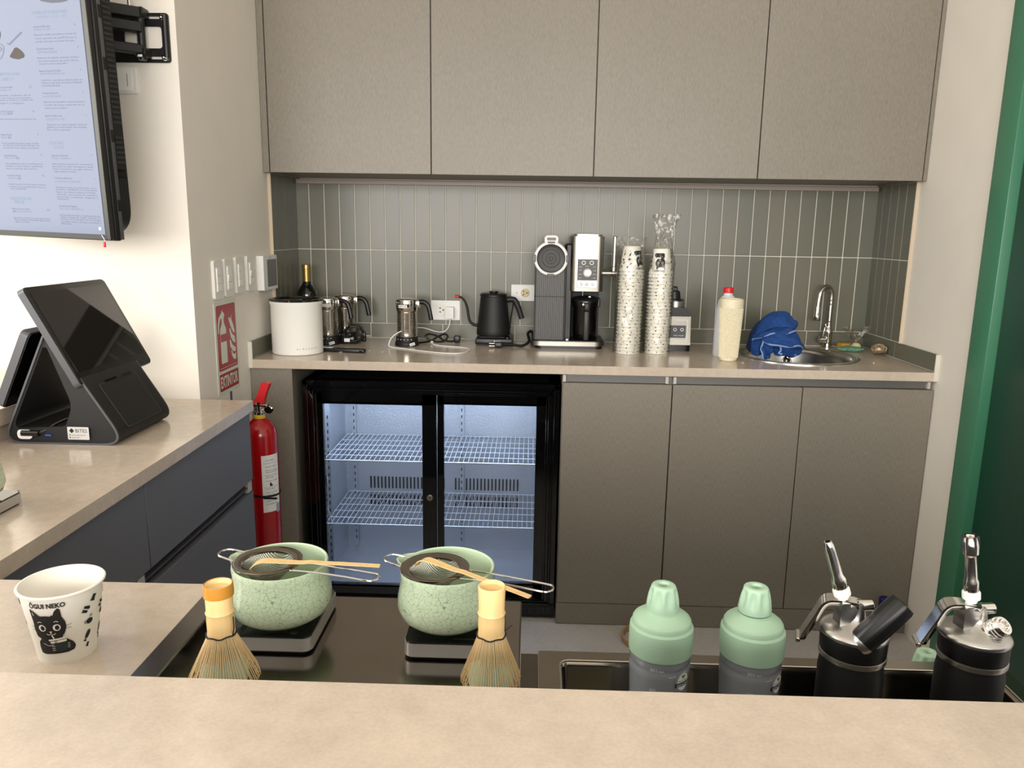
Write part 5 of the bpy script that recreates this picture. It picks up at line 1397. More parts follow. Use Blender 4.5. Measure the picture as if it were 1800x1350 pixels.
# inner shaded pieces below the shell
sheet('cloth_fold', [
    [(-.054, -.096, .070), (-.060, -.104, .040), (-.058, -.110, .012), (-.046, -.112, -.004)],
    [(-.040, -.090, .060), (-.044, -.096, .036), (-.042, -.100, .010), (-.036, -.106, -.002)],
    [(-.010, -.084, .052), (-.012, -.086, .030), (-.018, -.088, .012), (-.028, -.098, .004)]], hem_rows=(0,))
sheet('cloth_fold', [
    [(-.020, -.060, .060), (.020, -.070, .056), (.065, -.062, .052), (.108, -.050, .034)],
    [(-.016, -.072, .034), (.020, -.082, .034), (.062, -.076, .030), (.104, -.054, .022)],
    [(-.006, -.074, .018), (.022, -.086, .014), (.060, -.080, .008), (.092, -.058, .012)],
    [(.000, -.070, .012), (.026, -.078, .008), (.058, -.074, .004), (.080, -.060, .008)]], hem_rows=(-1,))
sheet('cloth_fold', [
    [(.002, -.110, .050), (.006, -.116, .034), (.000, -.118, .022), (.010, -.118, .016)],
    [(.010, -.104, .050), (.016, -.106, .036), (.012, -.108, .024), (.018, -.108, .016)]], hem_rows=(0,), k=4)
sheet('cloth_fold', [
    [(-.078, -.03, .068), (-.080, -.04, .036), (-.080, -.045, .006)],
    [(-.050, -.06, .072), (-.058, -.065, .040), (-.060, -.070, .006)],
    [(-.020, -.06, .070), (-.030, -.06, .035), (-.035, -.065, .008)]])
t = thing('drain_plug', 'round chrome and black sink strainer plug hanging just below the blue cloth', 'sink plug', (1.9045, -0.372, ZC - 0.006))
mt3 = Matrix.Rotation(rad(68), 4, 'X')
MB().lathe([(0.014, 0), (0.0175, 0.002), (0.0175, 0.006), (0.014, 0.008), (0.012, 0.005)], n=32, mtx=mt3).build('rim', CHROME, t)
MB().lathe([(0.0145, 0.002), (0.011, 0.001), (0.006, 0.002), (0, 0.002)], n=32, mtx=mt3).build('gasket', BLACK_G, t)
MB().lathe([(0.005, 0.002), (0.004, 0.007), (0, 0.008)], n=16, mtx=mt3).build('knob', CHROME, t)

# ------------------------------------------------------------------ faucet
t = thing('faucet', 'chrome gooseneck faucet with pull-down head behind the sink', 'faucet', (2.170, -0.050, ZC))
MB().lathe([(0, 0), (0.022, 0), (0.022, 0.004), (0.017, 0.007), (0.0155, 0.02), (0.0155, 0.055), (0.017, 0.06), (0.0165, 0.075), (0.0125, 0.080), (0.0115, 0.09)], n=28).build('body', CHROME, t)
arc = [(0.0, 0, 0.08), (0.0, 0, 0.14), (0.0, 0, 0.195)] + [(-0.028 + 0.028 * cos(a), -0.012 * (1 - cos(a)), 0.205 + 0.042 * sin(a)) for a in [pi * k / 10 for k in range(1, 10)]] + [(-0.058, -0.024, 0.19), (-0.060, -0.026, 0.165)]
MB().tube(smoothpath(arc, 4), 0.0092, 14).build('neck', SATIN, t)
m = MB()
for z in (0.105, 0.175, 0.19): m.lathe([(0.0100, z), (0.0112, z + .001), (0.0112, z + .003), (0.0100, z + .004)], n=24)
m.build('neck_rings', CHROME, t)
MB().lathe([(0.0105, 0.05), (0.0115, 0.045), (0.0115, 0.022), (0.013, 0.018), (0.0155, 0.004), (0.014, 0.0), (0, 0.0)], n=24, mtx=Matrix.Translation((-0.0605, -0.027, 0.118))).build('spray_head', CHROME, t)
MB().lathe([(0.012, 0.0), (0.014, 0.001), (0.014, 0.006), (0.012, 0.006)], n=24, mtx=Matrix.Translation((-0.0605, -0.027, 0.114))).build('spray_rim', BLACK, t)
MB().cyl(0.014, 0, 0.030, n=24, mtx=Matrix.Translation((-0.008, -0.006, 0.034)) @ Matrix.Rotation(-pi / 2, 4, 'Y') @ Matrix.Rotation(0.0, 4, 'X'), b=0.004).build('valve', CHROME, t)
MB().tube(smoothpath([(-0.026, -0.008, 0.040), (-0.022, -0.010, 0.062), (-0.018, -0.010, 0.085), (-0.016, -0.010, 0.098)], 4), [0.0035] * 9 + [0.0045] * 4, 10).build('lever', CHROME, t)

# ------------------------------------------------------------------ sponges in the corner
def lump(name, c, rx, ry, rz, seed, mat, amp, label, cat_, n=28, kind=None):
    rnd = random.Random(seed); ph = [rnd.uniform(0, 6.28) for _ in range(9)]
    rows = []
    for i in range(13):
        th = pi * i / 12
        row = []
        for k in range(n):
            a = 2 * pi * k / n
            w = 1 + amp * (sin(3 * a + ph[0] + th) * .5 + sin(5 * a + ph[1] + 3 * th) * .35 + sin(2 * th * 2 + ph[2]) * .3 + rnd.uniform(-1, 1) * .35)
            zz = cos(th)
            row.append((c[0] + rx * w * sin(th) * cos(a), c[1] + ry * w * sin(th) * sin(a), max(c[2] + rz + rz * w * zz, c[2] + 0.0005)))
        rows.append(row)
    o = MB().grid(rows, closed=True)
    bmesh.ops.remove_doubles(o.bm, verts=o.bm.verts, dist=0.0002)
    o = o.build(name, mat)
    return tag(o, label, cat_)
t = thing('kitchen_sponge', 'yellow sponge lying right of the faucet', 'sponge', (2.228, -0.085, ZC), rad(15))
MB().box(-0.026, 0.026, -0.018, 0.018, 0.0, 0.026, 0.005).build('sponge_block', M('yellow_sponge', S(186, 148, 46), 0.9, bump=((300, 300, 300), 0.5)), t)
lump('scrub_pad', (2.222, -0.150, ZC), 0.050, 0.024, 0.0110, 4, M('green_scourer', S(104, 146, 122), 0.95, noise=((90, 90, 90), 0.35, 4), bump=((300, 300, 300), 0.6)), 0.16, 'flat green scouring pad lying beside the sink rim', 'scouring pad')
bg_ = thing('tied_bag', 'small clear plastic bag with a flared knotted top behind the green pad', 'plastic bag', (2.262, -0.110, ZC))
MB().lathe([(0, 0), (0.016, 0.001), (0.020, 0.010), (0.018, 0.022), (0.010, 0.030), (0, 0.030)], n=20).build('bag_content', M('pale_soap', S(206, 196, 150), 0.6), bg_)
rows = []; rnd = random.Random(2)
for (z, r, cr) in ((0.001, 0.020, .001), (0.010, 0.024, .002), (0.022, 0.021, .002), (0.030, 0.012, .001), (0.036, 0.008, .001), (0.045, 0.016, .004), (0.058, 0.026, .008), (0.070, 0.034, .012), (0.078, 0.038, .016)):
    rows.append([((r + cr * rnd.uniform(-1, 1)) * cos(2 * pi * k / 26) * 1.15, (r + cr * rnd.uniform(-1, 1)) * sin(2 * pi * k / 26) * .6, z * (1 + (0.25 * sin(2 * pi * k / 26 * 2 + 1) if z > .05 else 0))) for k in range(26)])
MB().grid(rows, closed=True).build('bag_film', FILM, bg_, angle=20)
wm = M('copper_wool', S(176, 156, 126), 0.35, 0.6)
wl_ = thing('steel_wool', 'round copper-brown metal scourer at the right end of the worktop', 'scourer', (2.300, -0.228, ZC))
wl_.scale = (1.25, 1.25, 1.2)
MB().lathe([(0, 0.004), (0.014, 0.005), (0.019, 0.016), (0.014, 0.027), (0, 0.031)], n=16).build('core', M('wool_core', S(70, 56, 42), 0.7), wl_)
m = MB(); rnd = random.Random(9)
for k in range(420):
    d = Vector((rnd.gauss(0, 1), rnd.gauss(0, 1), rnd.gauss(0, 1))).normalized(); u_ = d.orthogonal().normalized(); v_ = d.cross(u_)
    c = Vector((d.x * .022, d.y * .019, 0.020 + d.z * .016)); r = rnd.uniform(.003, .0065)
    m.tube([c + u_ * r * cos(a) + v_ * r * sin(a) for a in [2 * pi * q / 7 for q in range(7)]], 0.0006, 3, closed=True)
for v in m.bm.verts:
    if v.co.z < 0.0006: v.co.z = 0.0006
m.build('wire_curls', wm, wl_, kind='stuff')
for k, (x, y) in enumerate(((0.367, -0.36), (0.42, -0.385), (1.72, -0.47), (2.2, -0.42))):
    tag(MB().cyl(0.0022, 0, 0.0018, (x, y, ZC), 7).build('crumb', LABEL), ('white crumb on the worktop near the black bar', 'tiny white crumb on the worktop below the frother with the cable loop', 'tiny white crumb in front of the tumbler', 'tiny white crumb right of the sink')[k], 'crumb')
# ------------------------------------------------------------------ small things on the floor
t = thing('small_bottle', 'small bottle with dark blue cap on the floor at the right cabinet end', 'bottle', (2.235, -0.630, 0))
MB().lathe([(0, 0), (0.024, 0), (0.026, 0.004), (0.026, 0.085), (0.020, 0.105), (0.014, 0.118), (0.014, 0.128), (0, 0.128)], n=28).build('body', M('clear_brown', S(120, 92, 74), 0.2), t)
MB().lathe([(0.0265, 0.02), (0.0265, 0.075)], n=28).build('paper_label', M('orange_label', S(170, 92, 60), 0.5), t)
MB().cyl(0.019, 0.122, 0.158, n=24, b=0.003).build('cap', M('navy_cap', S(26, 26, 96), 0.35), t)
t = thing('wooden_ring', 'round tan wooden hoop lying on the floor by the cabinets', 'hoop', (1.395, -0.690, 0))
MB().lathe([(0.080, 0), (0.086, 0), (0.088, 0.022), (0.082, 0.022)], n=56, close=True).build('hoop', M('tan_wood', S(178, 146, 104), 0.6, noise=((40, 40, 200), 0.1, 3)), t)

# ------------------------------------------------------------------ steel bar station
ZT = 0.878
ut = thing('steel_tray', 'recessed steel worktop under the two bowls and scales', 'tray', (0.76, -2.39, 0))
x0, x1, ya, yb = 0.5555 - 0.76, 0.9635 - 0.76, -0.22, 0.250
MB().box(x0, x1, ya, yb, ZT - 0.03, ZT, 0.002, 1).build('steel_top', STEEL, ut)
MB().box(x0 - 0.0005, x0 + 0.0025, ya, 0.2165, ZT - 0.02, 0.9095, 0.0008, 1).build('side_wall', STEEL_D, ut)
MB().box(x0 - 0.029, x0 + 0.002, ya, 0.216, 0.9074, 0.9105, 0.0012, 1).build('flange', STEEL_D, ut)
MB().box(x0 + 0.01, x1 - 0.002, ya + 0.01, yb - 0.004, 0.0, ZT - 0.03).build('stand', STEEL_D, ut, smooth=False)
us = thing('bar_sink', 'long rectangular steel sink holding the shakers and whippers', 'sink', (1.28, -2.44, 0))
X0, X1, Y0, Y1 = 0.987 - 1.28, 1.580 - 1.28, -0.17, 0.180
zt = 0.870
hole = rrect(X0 + 0.027, X1 - 0.022, Y0 + 0.02, Y1 - 0.022, 0.012)
m = MB().prism(rrect(X0, X1, Y0, Y1, 0.004), 0.0025, Matrix.Translation((0, 0, zt - 0.0025)), holes=[hole])
m.build('flange', STEEL, us)
rows = []
for ins, z in ((0.0, zt - 0.0004), (0.002, zt - 0.002), (0.004, zt - 0.006), (0.006, 0.81), (0.016, 0.795), (0.06, 0.792)):
    rows.append([(p[0], p[1], z) for p in inset(hole, ins)])
m = MB().grid(rows, closed=True)
m.bm.faces.new([m.bm.verts.new((p[0], p[1], 0.792)) for p in inset(hole, 0.06)])
m.build('basin', STEEL, us)
m = MB()
m.tube([(p[0], p[1], zt + 0.0002) for p in hole], 0.0014, 6, closed=True)
m.build('bead_rim', SATIN, us)
MB().box(-0.3155, X0 - 0.0003, Y0, Y1 - 0.001, zt - 0.012, zt - 0.0045).build('joining_strip', STEEL_D, us, smooth=False)
m = MB().box(X0 + 0.004, X1 - 0.004, Y1 - 0.006, Y1 - 0.004, 0.3, zt - 0.003).box(X0 + 0.002, X0 + 0.004, Y0, Y1 - 0.004, 0.0, zt - 0.003).box(X1 - 0.004, X1 - 0.002, Y0, Y1 - 0.004, 0.0, zt - 0.003)
m.build('apron', STEEL_D, us, smooth=False)
MB().box(0.09, 0.30, Y1 - 0.003, Y1 + 0.14, 0.632, 0.640, 0.001, 1).build('back_shelf', STEEL_D, us)

# ------------------------------------------------------------------ scales
SILB = M('brushed_silver_band', S(190, 189, 187), 0.35, 0.6)
def make_scale(label, loc, rz=0.0, w=0.122, d=0.136):
    t = thing('coffee_scale', label, 'scale', loc, rz, 'black-topped coffee scales')
    MB().prism(rrect(-w / 2, w / 2, -d / 2, d / 2, 0.012, 6), 0.017, Matrix.Translation((0, 0, 0.004))).build('silver_band', SILB, t)
    MB().prism(rrect(-w / 2 + 0.0012, w / 2 - 0.0012, -d / 2 + 0.0012, d / 2 - 0.0012, 0.011, 6), 0.003, Matrix.Translation((0, 0, 0.0205))).build('black_top', BLACK_G, t)
    MB().prism(rrect(-w / 2 + 0.004, w / 2 - 0.004, -d / 2 + 0.004, d / 2 - 0.004, 0.01, 5), 0.0045).build('rubber_base', BLACK_M, t)
    m = MB().text('MaestriHouse', 0.0062, Matrix.Translation((w / 2 - 0.030, -d / 2 + 0.013, 0.0237)) @ Matrix.Rotation(pi, 4, 'Z'), fit=0.030)
    m.prism(rrect(w / 2 - 0.028, w / 2 - 0.021, -d / 2 + 0.007, -d / 2 + 0.014, 0.001), 0, Matrix.Translation((0, 0, 0.0237)), holes=[rrect(w / 2 - 0.0272, w / 2 - 0.0218, -d / 2 + 0.0078, -d / 2 + 0.0132, 0.0008)])
    m.prism([(w / 2 - 0.0265, -d / 2 + 0.0085), (w / 2 - 0.0225, -d / 2 + 0.0085), (w / 2 - 0.0225, -d / 2 + 0.0100), (w / 2 - 0.0245, -d / 2 + 0.0118), (w / 2 - 0.0265, -d / 2 + 0.0100)], 0, Matrix.Translation((0, 0, 0.0237)))
    m.build('print', RAIL, t, smooth=False)
    return t
sc1 = make_scale('black-topped silver scale under the left green bowl', (0.639, -2.232, ZT))
sc2 = copy_tree(sc1); sc2.location = (0.8785, -2.236, ZT); sc2['label'] = 'black-topped silver scale under the right green bowl'
sc3 = copy_tree(sc1); sc3.location = (-0.010, -1.936, ZL); sc3['label'] = 'scale on the left worktop, cut off by the left frame edge'

# ------------------------------------------------------------------ matcha bowls
def make_bowl(label, loc, rz):
    t = thing('pouring_bowl', label, 'bowl', loc, rz, 'crackled celadon pouring bowls')
    prof_o = [(0.0, 0.003), (0.026, 0.003), (0.028, 0.0), (0.034, 0.0), (0.036, 0.003), (0.050, 0.008), (0.060, 0.016), (0.0648, 0.028), (0.0640, 0.042), (0.0612, 0.056), (0.0600, 0.068), (0.0612, 0.0765)]
    prof_i = [(0.0605, 0.0795), (0.0590, 0.0800), (0.0572, 0.0785), (0.0562, 0.070), (0.0565, 0.055), (0.058, 0.040), (0.057, 0.026), (0.045, 0.012), (0.02, 0.007), (0, 0.007)]
    n = 56
    def spout(r, z, a):
        # pinch a small pouring lip at angle pi
        d = (a - pi + pi) % (2 * pi) - pi
        k = max(0.0, 1 - (d / 0.30) ** 2) if abs(d) < 0.30 else 0.0
        lift = max(0.0, (z - 0.045) / 0.035) ** 1.6
        return r + 0.012 * k * lift
    def skin(pr):
        m = MB(); rings = []
        for (r, z) in pr:
            if r < 1e-6: rings.append([m.bm.verts.new((0, 0, z))])
            else: rings.append([m.bm.verts.new((spout(r, z, 2 * pi * k / n) * cos(2 * pi * k / n), spout(r, z, 2 * pi * k / n) * sin(2 * pi * k / n), z)) for k in range(n)])
        for a, b in zip(rings, rings[1:]):
            for k in range(n):
                k2 = (k + 1) % n
                if len(a) == 1: m.bm.faces.new((a[0], b[k2], b[k]))
                elif len(b) == 1: m.bm.faces.new((a[k], a[k2], b[0]))
                else: m.bm.faces.new((a[k], a[k2], b[k2], b[k]))
        return m
    skin(prof_o + prof_i[:1]).build('outer_glaze', CRACKLE, t)
    skin(prof_i).build('inner_glaze', CELADON_IN, t)
    return t
b1 = make_bowl('green crackled bowl on the left scale, strainer resting on its rim', (0.6490, -2.250, ZT + 0.0237), rad(-12))
b2 = copy_tree(b1); b2.location = (0.8672, -2.250, ZT + 0.0237); b2.rotation_euler = (0, 0, rad(-18)); b2['label'] = 'green crackled bowl with spout on the right scale, behind the bare bamboo whisk'
b3 = copy_tree(b1); b3.location = (-0.010, -1.935, ZL + 0.0237); b3.rotation_euler = (0, 0, rad(150)); b3['label'] = 'green crackled bowl on the left worktop, cut off by the left frame edge'

# ------------------------------------------------------------------ strainers
MESHM = M('wire_mesh', S(150, 146, 138), 0.35, 1.0)
def make_strainer(label, loc, rot):
    t = thing('tea_strainer', label, 'strainer', loc, 0, 'steel tea strainers')
    t.rotation_euler = rot
    MB().lathe([(0.032, -0.001), (0.0425, 0.0012), (0.0440, 0.0006), (0.0440, -0.0012), (0.0425, -0.0020), (0.0318, -0.0040)], n=56, close=True).build('rim', M('rim_steel', S(150, 142, 132), 0.06, 1.0), t)
    m = MB()
    def pt(u, v):        # u, v in [-1,1] square on the disc -> hemispherical-ish bowl
        r = math.hypot(u, v)
        return (0.032 * u, 0.032 * v, -0.003 - 0.026 * max(0.0, 1 - r ** 2.4))
    N = 17
    for k in range(-N + 1, N):
        c = k / N; h = math.sqrt(max(0.0, 1 - c * c))
        m.tube([pt(c, -h + 2 * h * j / 12) for j in range(13)], 0.00042, 3, caps=False)
        m.tube([pt(-h + 2 * h * j / 12, c) for j in range(13)], 0.00042, 3, caps=False)
    m.build('wire_mesh', MESHM, t, kind='stuff')
    MB().tube(smoothpath([(0.040, -0.0125, -0.002), (0.07, -0.0115, 0.0), (0.11, -0.0105, 0.001), (0.148, -0.0105, 0.001), (0.156, -0.008, 0.001), (0.1595, 0.0, 0.001), (0.156, 0.008, 0.001), (0.148, 0.0105, 0.001), (0.11, 0.0105, 0.001), (0.07, 0.0115, 0.0), (0.040, 0.0125, -0.002)], 5), 0.0013, 8).build('handle', CHROME, t)
    MB().tube(smoothpath([(-0.038, -0.014, -0.002), (-0.055, -0.013, 0.0), (-0.068, -0.010, 0.001), (-0.073, 0.0, 0.001), (-0.068, 0.010, 0.001), (-0.055, 0.013, 0.0), (-0.038, 0.014, -0.002)], 5), 0.0013, 8).build('rest_loop', CHROME, t)
    return t
zr = ZT + 0.0237 + 0.080 + 0.0022
s1 = make_strainer('fine steel strainer across the left green bowl', (0.6345, -2.2555, zr), (0, 0, rad(-16.5)))
s2 = copy_tree(s1); s2.location = (0.8525, -2.2625, zr); s2.rotation_euler = (0, 0, rad(-20.5)); s2['label'] = 'fine steel strainer across the right green bowl'

# ------------------------------------------------------------------ bamboo scoops
def make_scoop(label, p_tip, p_end, z):
    a, b = Vector((p_tip[0], p_tip[1], 0)), Vector((p_end[0], p_end[1], 0))
    d = b - a; Ln = d.length; rz = math.atan2(d.y, d.x)
    path = [(-0.004, -0.012), (0.001, -0.004), (0.010, 0.002), (0.022, 0.0035), (0.06, 0.0025), (0.075, 0.0035), (0.09, 0.003), (Ln * .8, 0.002), (Ln, 0.001)]
    wid = [0.0035, 0.0050, 0.0058, 0.0060, 0.0042, 0.0040, 0.0036, 0.0036, 0.0036]
    P = smoothpath([(x, 0, zz) for x, zz in path], 5); wv = smoothpath([(w, 0, 0) for w in wid], 5)
    rows = [[(p.x, -w.x, p.z), (p.x, 0, p.z - 0.0006), (p.x, w.x, p.z), (p.x, w.x, p.z + 0.0016), (p.x, 0, p.z + 0.0012), (p.x, -w.x, p.z + 0.0016)] for p, w in zip(P, wv)]
    m = MB().grid(rows, closed=True)
    m.bm.faces.ensure_lookup_table(); m.bm.verts.ensure_lookup_table()
    m.bm.faces.new(m.bm.verts[:6]); m.bm.faces.new(m.bm.verts[-6:])
    o2 = m.build('bamboo_scoop', BAMBOO, loc=(a.x, a.y, z), rot=(0, 0, rz))
    return tag(o2, label, 'scoop', 'bamboo tea scoops')
make_scoop('curved bamboo scoop lying across the left strainer', (0.6200, -2.2720), (0.784, -2.2735), zr + 0.003)
make_scoop('curved bamboo scoop lying slanted across the right strainer', (0.8290, -2.2470), (0.974, -2.3465), zr + 0.003)

# ------------------------------------------------------------------ whisks on ceramic holders
def make_whisk(label, loc, rot, flare, cap):
    t = thing('bamboo_whisk', label, 'whisk', loc, 0, 'bamboo tea whisks')
    t.rotation_euler = rot
    hp = [(0.0, 0.054), (0.0135, 0.054), (0.0138, 0.070), (0.0134, 0.076), (0.0145, 0.0785), (0.0134, 0.081), (0.0136, 0.092), (0.0142, 0.1075), (0.0132, 0.1085), (0.0122, 0.1075), (0.0108, 0.1045), (0, 0.1035)]
    MB().lathe(hp, n=36).build('handle', BAMBOO, t)
    if cap:
        MB().lathe([(0.0140, 0.096), (0.0150, 0.0965), (0.0152, 0.1015), (0.0148, 0.1085), (0.0138, 0.1092), (0.0130, 0.108)], n=36).build('lacquer_band', AMBER, t)
    m = MB(); n = 68; rnd = random.Random(3)
    for k in range(n):
        a = 2 * pi * k / n + rnd.uniform(-.012, .012); ca, sa = cos(a), sin(a)
        f = flare * rnd.uniform(.97, 1.03)
        pr = [(0.0132, 0.057), (0.0150, 0.050), (0.0132 + (f - 0.0132) * .42, 0.034), (0.0132 + (f - 0.0132) * .78, 0.017), (f, 0.006), (f * 0.995, 0.002), (f * 0.93, 0.0005), (f * .88, 0.003)]
        pts = smoothpath([(r * ca, r * sa, z) for r, z in pr], 3)
        m.tube(pts, [0.00055] * 12 + [0.0004] * (len(pts) - 12), 4)
    m.build('tines', BAMBOO_D, t, kind='stuff')
    m = MB(); n = 40
    for k in range(n):
        a = 2 * pi * k / n
        m.tube([(0.0125 * cos(a), 0.0125 * sin(a), 0.058), (0.016 * cos(a), 0.016 * sin(a), 0.042), (0.021 * cos(a), 0.021 * sin(a), 0.030)], 0.0006, 4)
    m.build('inner_tines', BAMBOO_D, t, kind='stuff')
    MB().tube([(0.0150 * cos(2 * pi * k / 30), 0.0150 * sin(2 * pi * k / 30), 0.0545 + 0.0008 * sin(6 * 2 * pi * k / 30)) for k in range(30)], 0.0008, 6, closed=True).build('binding_thread', INK, t)
    MB().tube(smoothpath([(0.0135, -0.005, 0.054), (0.0150, -0.004, 0.062), (0.0148, -0.003, 0.074)], 4), 0.0006, 5).build('thread_end', INK, t)
    MB().tube(smoothpath([(0.0145, -0.005, 0.055), (0.018, -0.006, 0.058), (0.0225, -0.006, 0.0595)], 4), 0.0005, 5).build('thread_end', INK, t)
    return t
CER = M('pale_celadon', S(196, 220, 196), 0.3, coat=0.4)
def holder(label, x, y, zbase, top):
    t = thing('whisk_holder', label, 'whisk holder', (x, y, zbase), 0, 'ceramic whisk holders')
    h = top - zbase
    MB().lathe([(0, 0), (0.026, 0), (0.028, 0.003), (0.024, 0.012), (0.016, 0.022), (0.017, h * .45), (0.024, h * .60), (0.024, h * .72), (0.016, h * .86), (0.0105, h), (0.0085, h - .002), (0.006, h - .02), (0, h - .02)], n=36).build('stand', CER, t)
make_whisk('bamboo whisk with amber lacquered top in front of the left bowl', (0.6560, -2.4560, 0.9405), (0.0, rad(-0.5), 0), 0.0350, True)
make_whisk('plain bamboo whisk without lacquer in front of the right bowl', (0.9345, -2.4480, 0.9430), (0, 0, rad(40)), 0.0305, False)
holder('pale green ceramic holder inside the left bamboo whisk', 0.6560, -2.4560, ZT, 0.9405 + 0.046)
holder('pale green ceramic holder inside the right bamboo whisk', 0.9345, -2.4480, ZT, 0.9430 + 0.046)

# ------------------------------------------------------------------ shaker bottles
CLEAR = None
def frosted():
    m = bpy.data.materials.new('frosted_clear_plastic'); m.use_nodes = True
    nt = m.node_tree; nt.nodes.clear()
    out = nt.nodes.new('ShaderNodeOutputMaterial')
    tr = nt.nodes.new('ShaderNodeBsdfTransparent'); tr.inputs['Color'].default_value = (0.86, 0.89, 0.92, 1)
    tl = nt.nodes.new('ShaderNodeBsdfTranslucent'); tl.inputs['Color'].default_value = S(214, 218, 224)
    df = nt.nodes.new('ShaderNodeBsdfDiffuse'); df.inputs['Color'].default_value = S(206, 211, 218)
    gl = nt.nodes.new('ShaderNodeBsdfGlossy'); gl.inputs['Roughness'].default_value = 0.22
    a = nt.nodes.new('ShaderNodeMixShader'); a.inputs['Fac'].default_value = 0.5
    b = nt.nodes.new('ShaderNodeMixShader'); b.inputs['Fac'].default_value = 0.60
    c = nt.nodes.new('ShaderNodeMixShader')
    fr_ = nt.nodes.new('ShaderNodeFresnel'); fr_.inputs['IOR'].default_value = 1.45
    nt.links.new(tl.outputs[0], a.inputs[1]); nt.links.new(df.outputs[0], a.inputs[2])
    nt.links.new(tr.outputs[0], b.inputs[1]); nt.links.new(a.outputs[0], b.inputs[2])
    nt.links.new(fr_.outputs[0], c.inputs['Fac']); nt.links.new(b.outputs[0], c.inputs[1]); nt.links.new(gl.outputs[0], c.inputs[2])
    nt.links.new(c.outputs[0], out.inputs['Surface'])
    return m
CLEAR = frosted()
GREY_P = M('white_print', S(224, 228, 230), 0.6)
LEAF = M('leaf_green', S(74, 140, 60), 0.6)
def make_shaker(label, loc, rz, loose=0.0):
    t = thing('shaker_bottle', label, 'bottle', loc, rz, 'mint-lidded shaker bottles')
    H0 = 0.140                                   # shoulder height where the lid starts
    MB().lathe([(0, 0.003), (0.028, 0.003), (0.030, 0.0), (0.032, 0.002), (0.0345, 0.06), (0.0368, 0.115), (0.0372, 0.122), (0.0362, 0.124), (0.0362, 0.127), (0.0370, 0.129), (0.0360, 0.135), (0.0355, 0.142), (0.0342, 0.142), (0.0350, 0.128), (0.0352, 0.115), (0.0330, 0.06), (0.0306, 0.006), (0, 0.006)], n=48).build('clear_body', CLEAR, t)
    MB().lathe([(0.0355, H0 - 0.004), (0.0382, H0 - 0.003), (0.0386, H0 + 0.001), (0.0387, H0 + 0.0235), (0.0382, H0 + 0.0275), (0.0366, H0 + 0.0295), (0.0357, H0 + 0.0300), (0.0354, H0 + 0.0348), (0.0340, H0 + 0.0372), (0.030, H0 + 0.0402), (0.023, H0 + 0.0438), (0.0200, H0 + 0.0452), (0.0195, H0 + 0.048), (0, H0 + 0.048)], n=56).build('screw_lid', MINT, t, angle=28)
    # fluted spout cap
    m = MB(); n = 72; zc = H0 + 0.0475 + loose
    prf = [(0.0196, 0.0, 0.0), (0.0198, 0.003, 0.0), (0.0194, 0.008, 0.35), (0.0185, 0.014, 1.0), (0.0172, 0.020, 1.0), (0.0158, 0.0245, 0.5), (0.0148, 0.0275, 0.0), (0.0138, 0.0290, 0.0), (0.0120, 0.0296, 0.0), (0.0066, 0.0298, 0.0), (0.0056, 0.0290, 0), (0.0052, 0.022, 0), (0.0, 0.022, 0)]
    rings = []
    for (r, z, fl) in prf:
        if r == 0: rings.append([m.bm.verts.new((0, 0, zc + z))]); continue
        row = []
        for k in range(n):
            a = 2 * pi * k / n
            ph = (k % 9) / 9.0
            dent = max(0.0, 1 - ((ph - 0.5) / 0.36) ** 2) if abs(ph - .5) < .36 else 0.0
            rr_ = r - 0.0034 * fl * dent
            row.append(m.bm.verts.new((rr_ * cos(a), rr_ * sin(a), zc + z)))
        rings.append(row)
    for a, b in zip(rings, rings[1:]):
        for k in range(n):
            if len(b) == 1: m.bm.faces.new((a[k], a[(k + 1) % n], b[0]))
            else: m.bm.faces.new((a[k], a[(k + 1) % n], b[(k + 1) % n], b[k]))
    m.bm.faces.new(list(reversed(rings[0])))
    m.build('spout_cap', MINT, t, angle=50)
    # graduations (upside down in the photo) and badge; u along the front
    def body(lift, a0=rad(-90)):
        def f(c):
            r = 0.0345 + (c.y - 0.06) / 0.055 * 0.0023 + 0.0004 + lift + c.z
            return (r * cos(a0 + c.x / 0.036), r * sin(a0 + c.x / 0.036), c.y)
        return f
    m = MB()
    inv = lambda x, y: Matrix.Translation((x, y, 0)) @ Matrix.Rotation(pi, 4, 'Z')
    for k, s in enumerate(('100', '200', '300')):
        v = 0.1265 - 0.026 * k
        m.text(s, 0.006, inv(-0.004, v + 0.004), fit=0.0075)
        m.prism([(-0.0020, v + .001), (0.004, v + .001), (0.004, v + .0017), (-0.0020, v + .0017)], 0)
        m.prism([(0.010, v - .0065), (0.015, v - .0065), (0.015, v - .0058), (0.010, v - .0058)], 0)
    m.text('oz', 0.0055, inv(0.0190, 0.1225), fit=0.004)
    m.slice_x(0.003).map(body(0.0)).build('graduations', GREY_P, t, smooth=False)
    bx, by = 0.030, 0.112
    bd = MB().prism(ell(bx, by, 0.0105, 0.0125, 28), 0).slice_x(0.003).map(body(0.0002)).build('badge', LABEL, t, smooth=False)
    m = MB().prism(ell(bx, by, 0.0100, 0.0120, 28), 0, holes=[ell(bx, by, 0.0092, 0.0112, 28)])
    m.prism([(bx - .0118, by - .0055), (bx + .0118, by - .0055), (bx + .0118, by - .0005), (bx - .0118, by - .0005)], 0)
    m.slice_x(0.003).map(body(0.0005)).build('badge_band', INK, bd, smooth=False)
    MB().text('GENUINE', 0.0044, Matrix.Translation((bx - 0.0100, by - .0047, 0)), fit=0.020).slice_x(0.003).map(body(0.0008)).build('badge_text', LABEL, bd, smooth=False)
    m = MB().text('BPA FREE', 0.0030, Matrix.Translation((bx - 0.0070, by + .0006, 0)), fit=0.014)
    for r_ in (-0.6, 0.0, 0.6):
        m.prism(ell(bx + 0.003 * sin(r_), by + 0.0062 + .0004 * cos(r_), 0.0010, 0.0026, 10, -r_), 0)
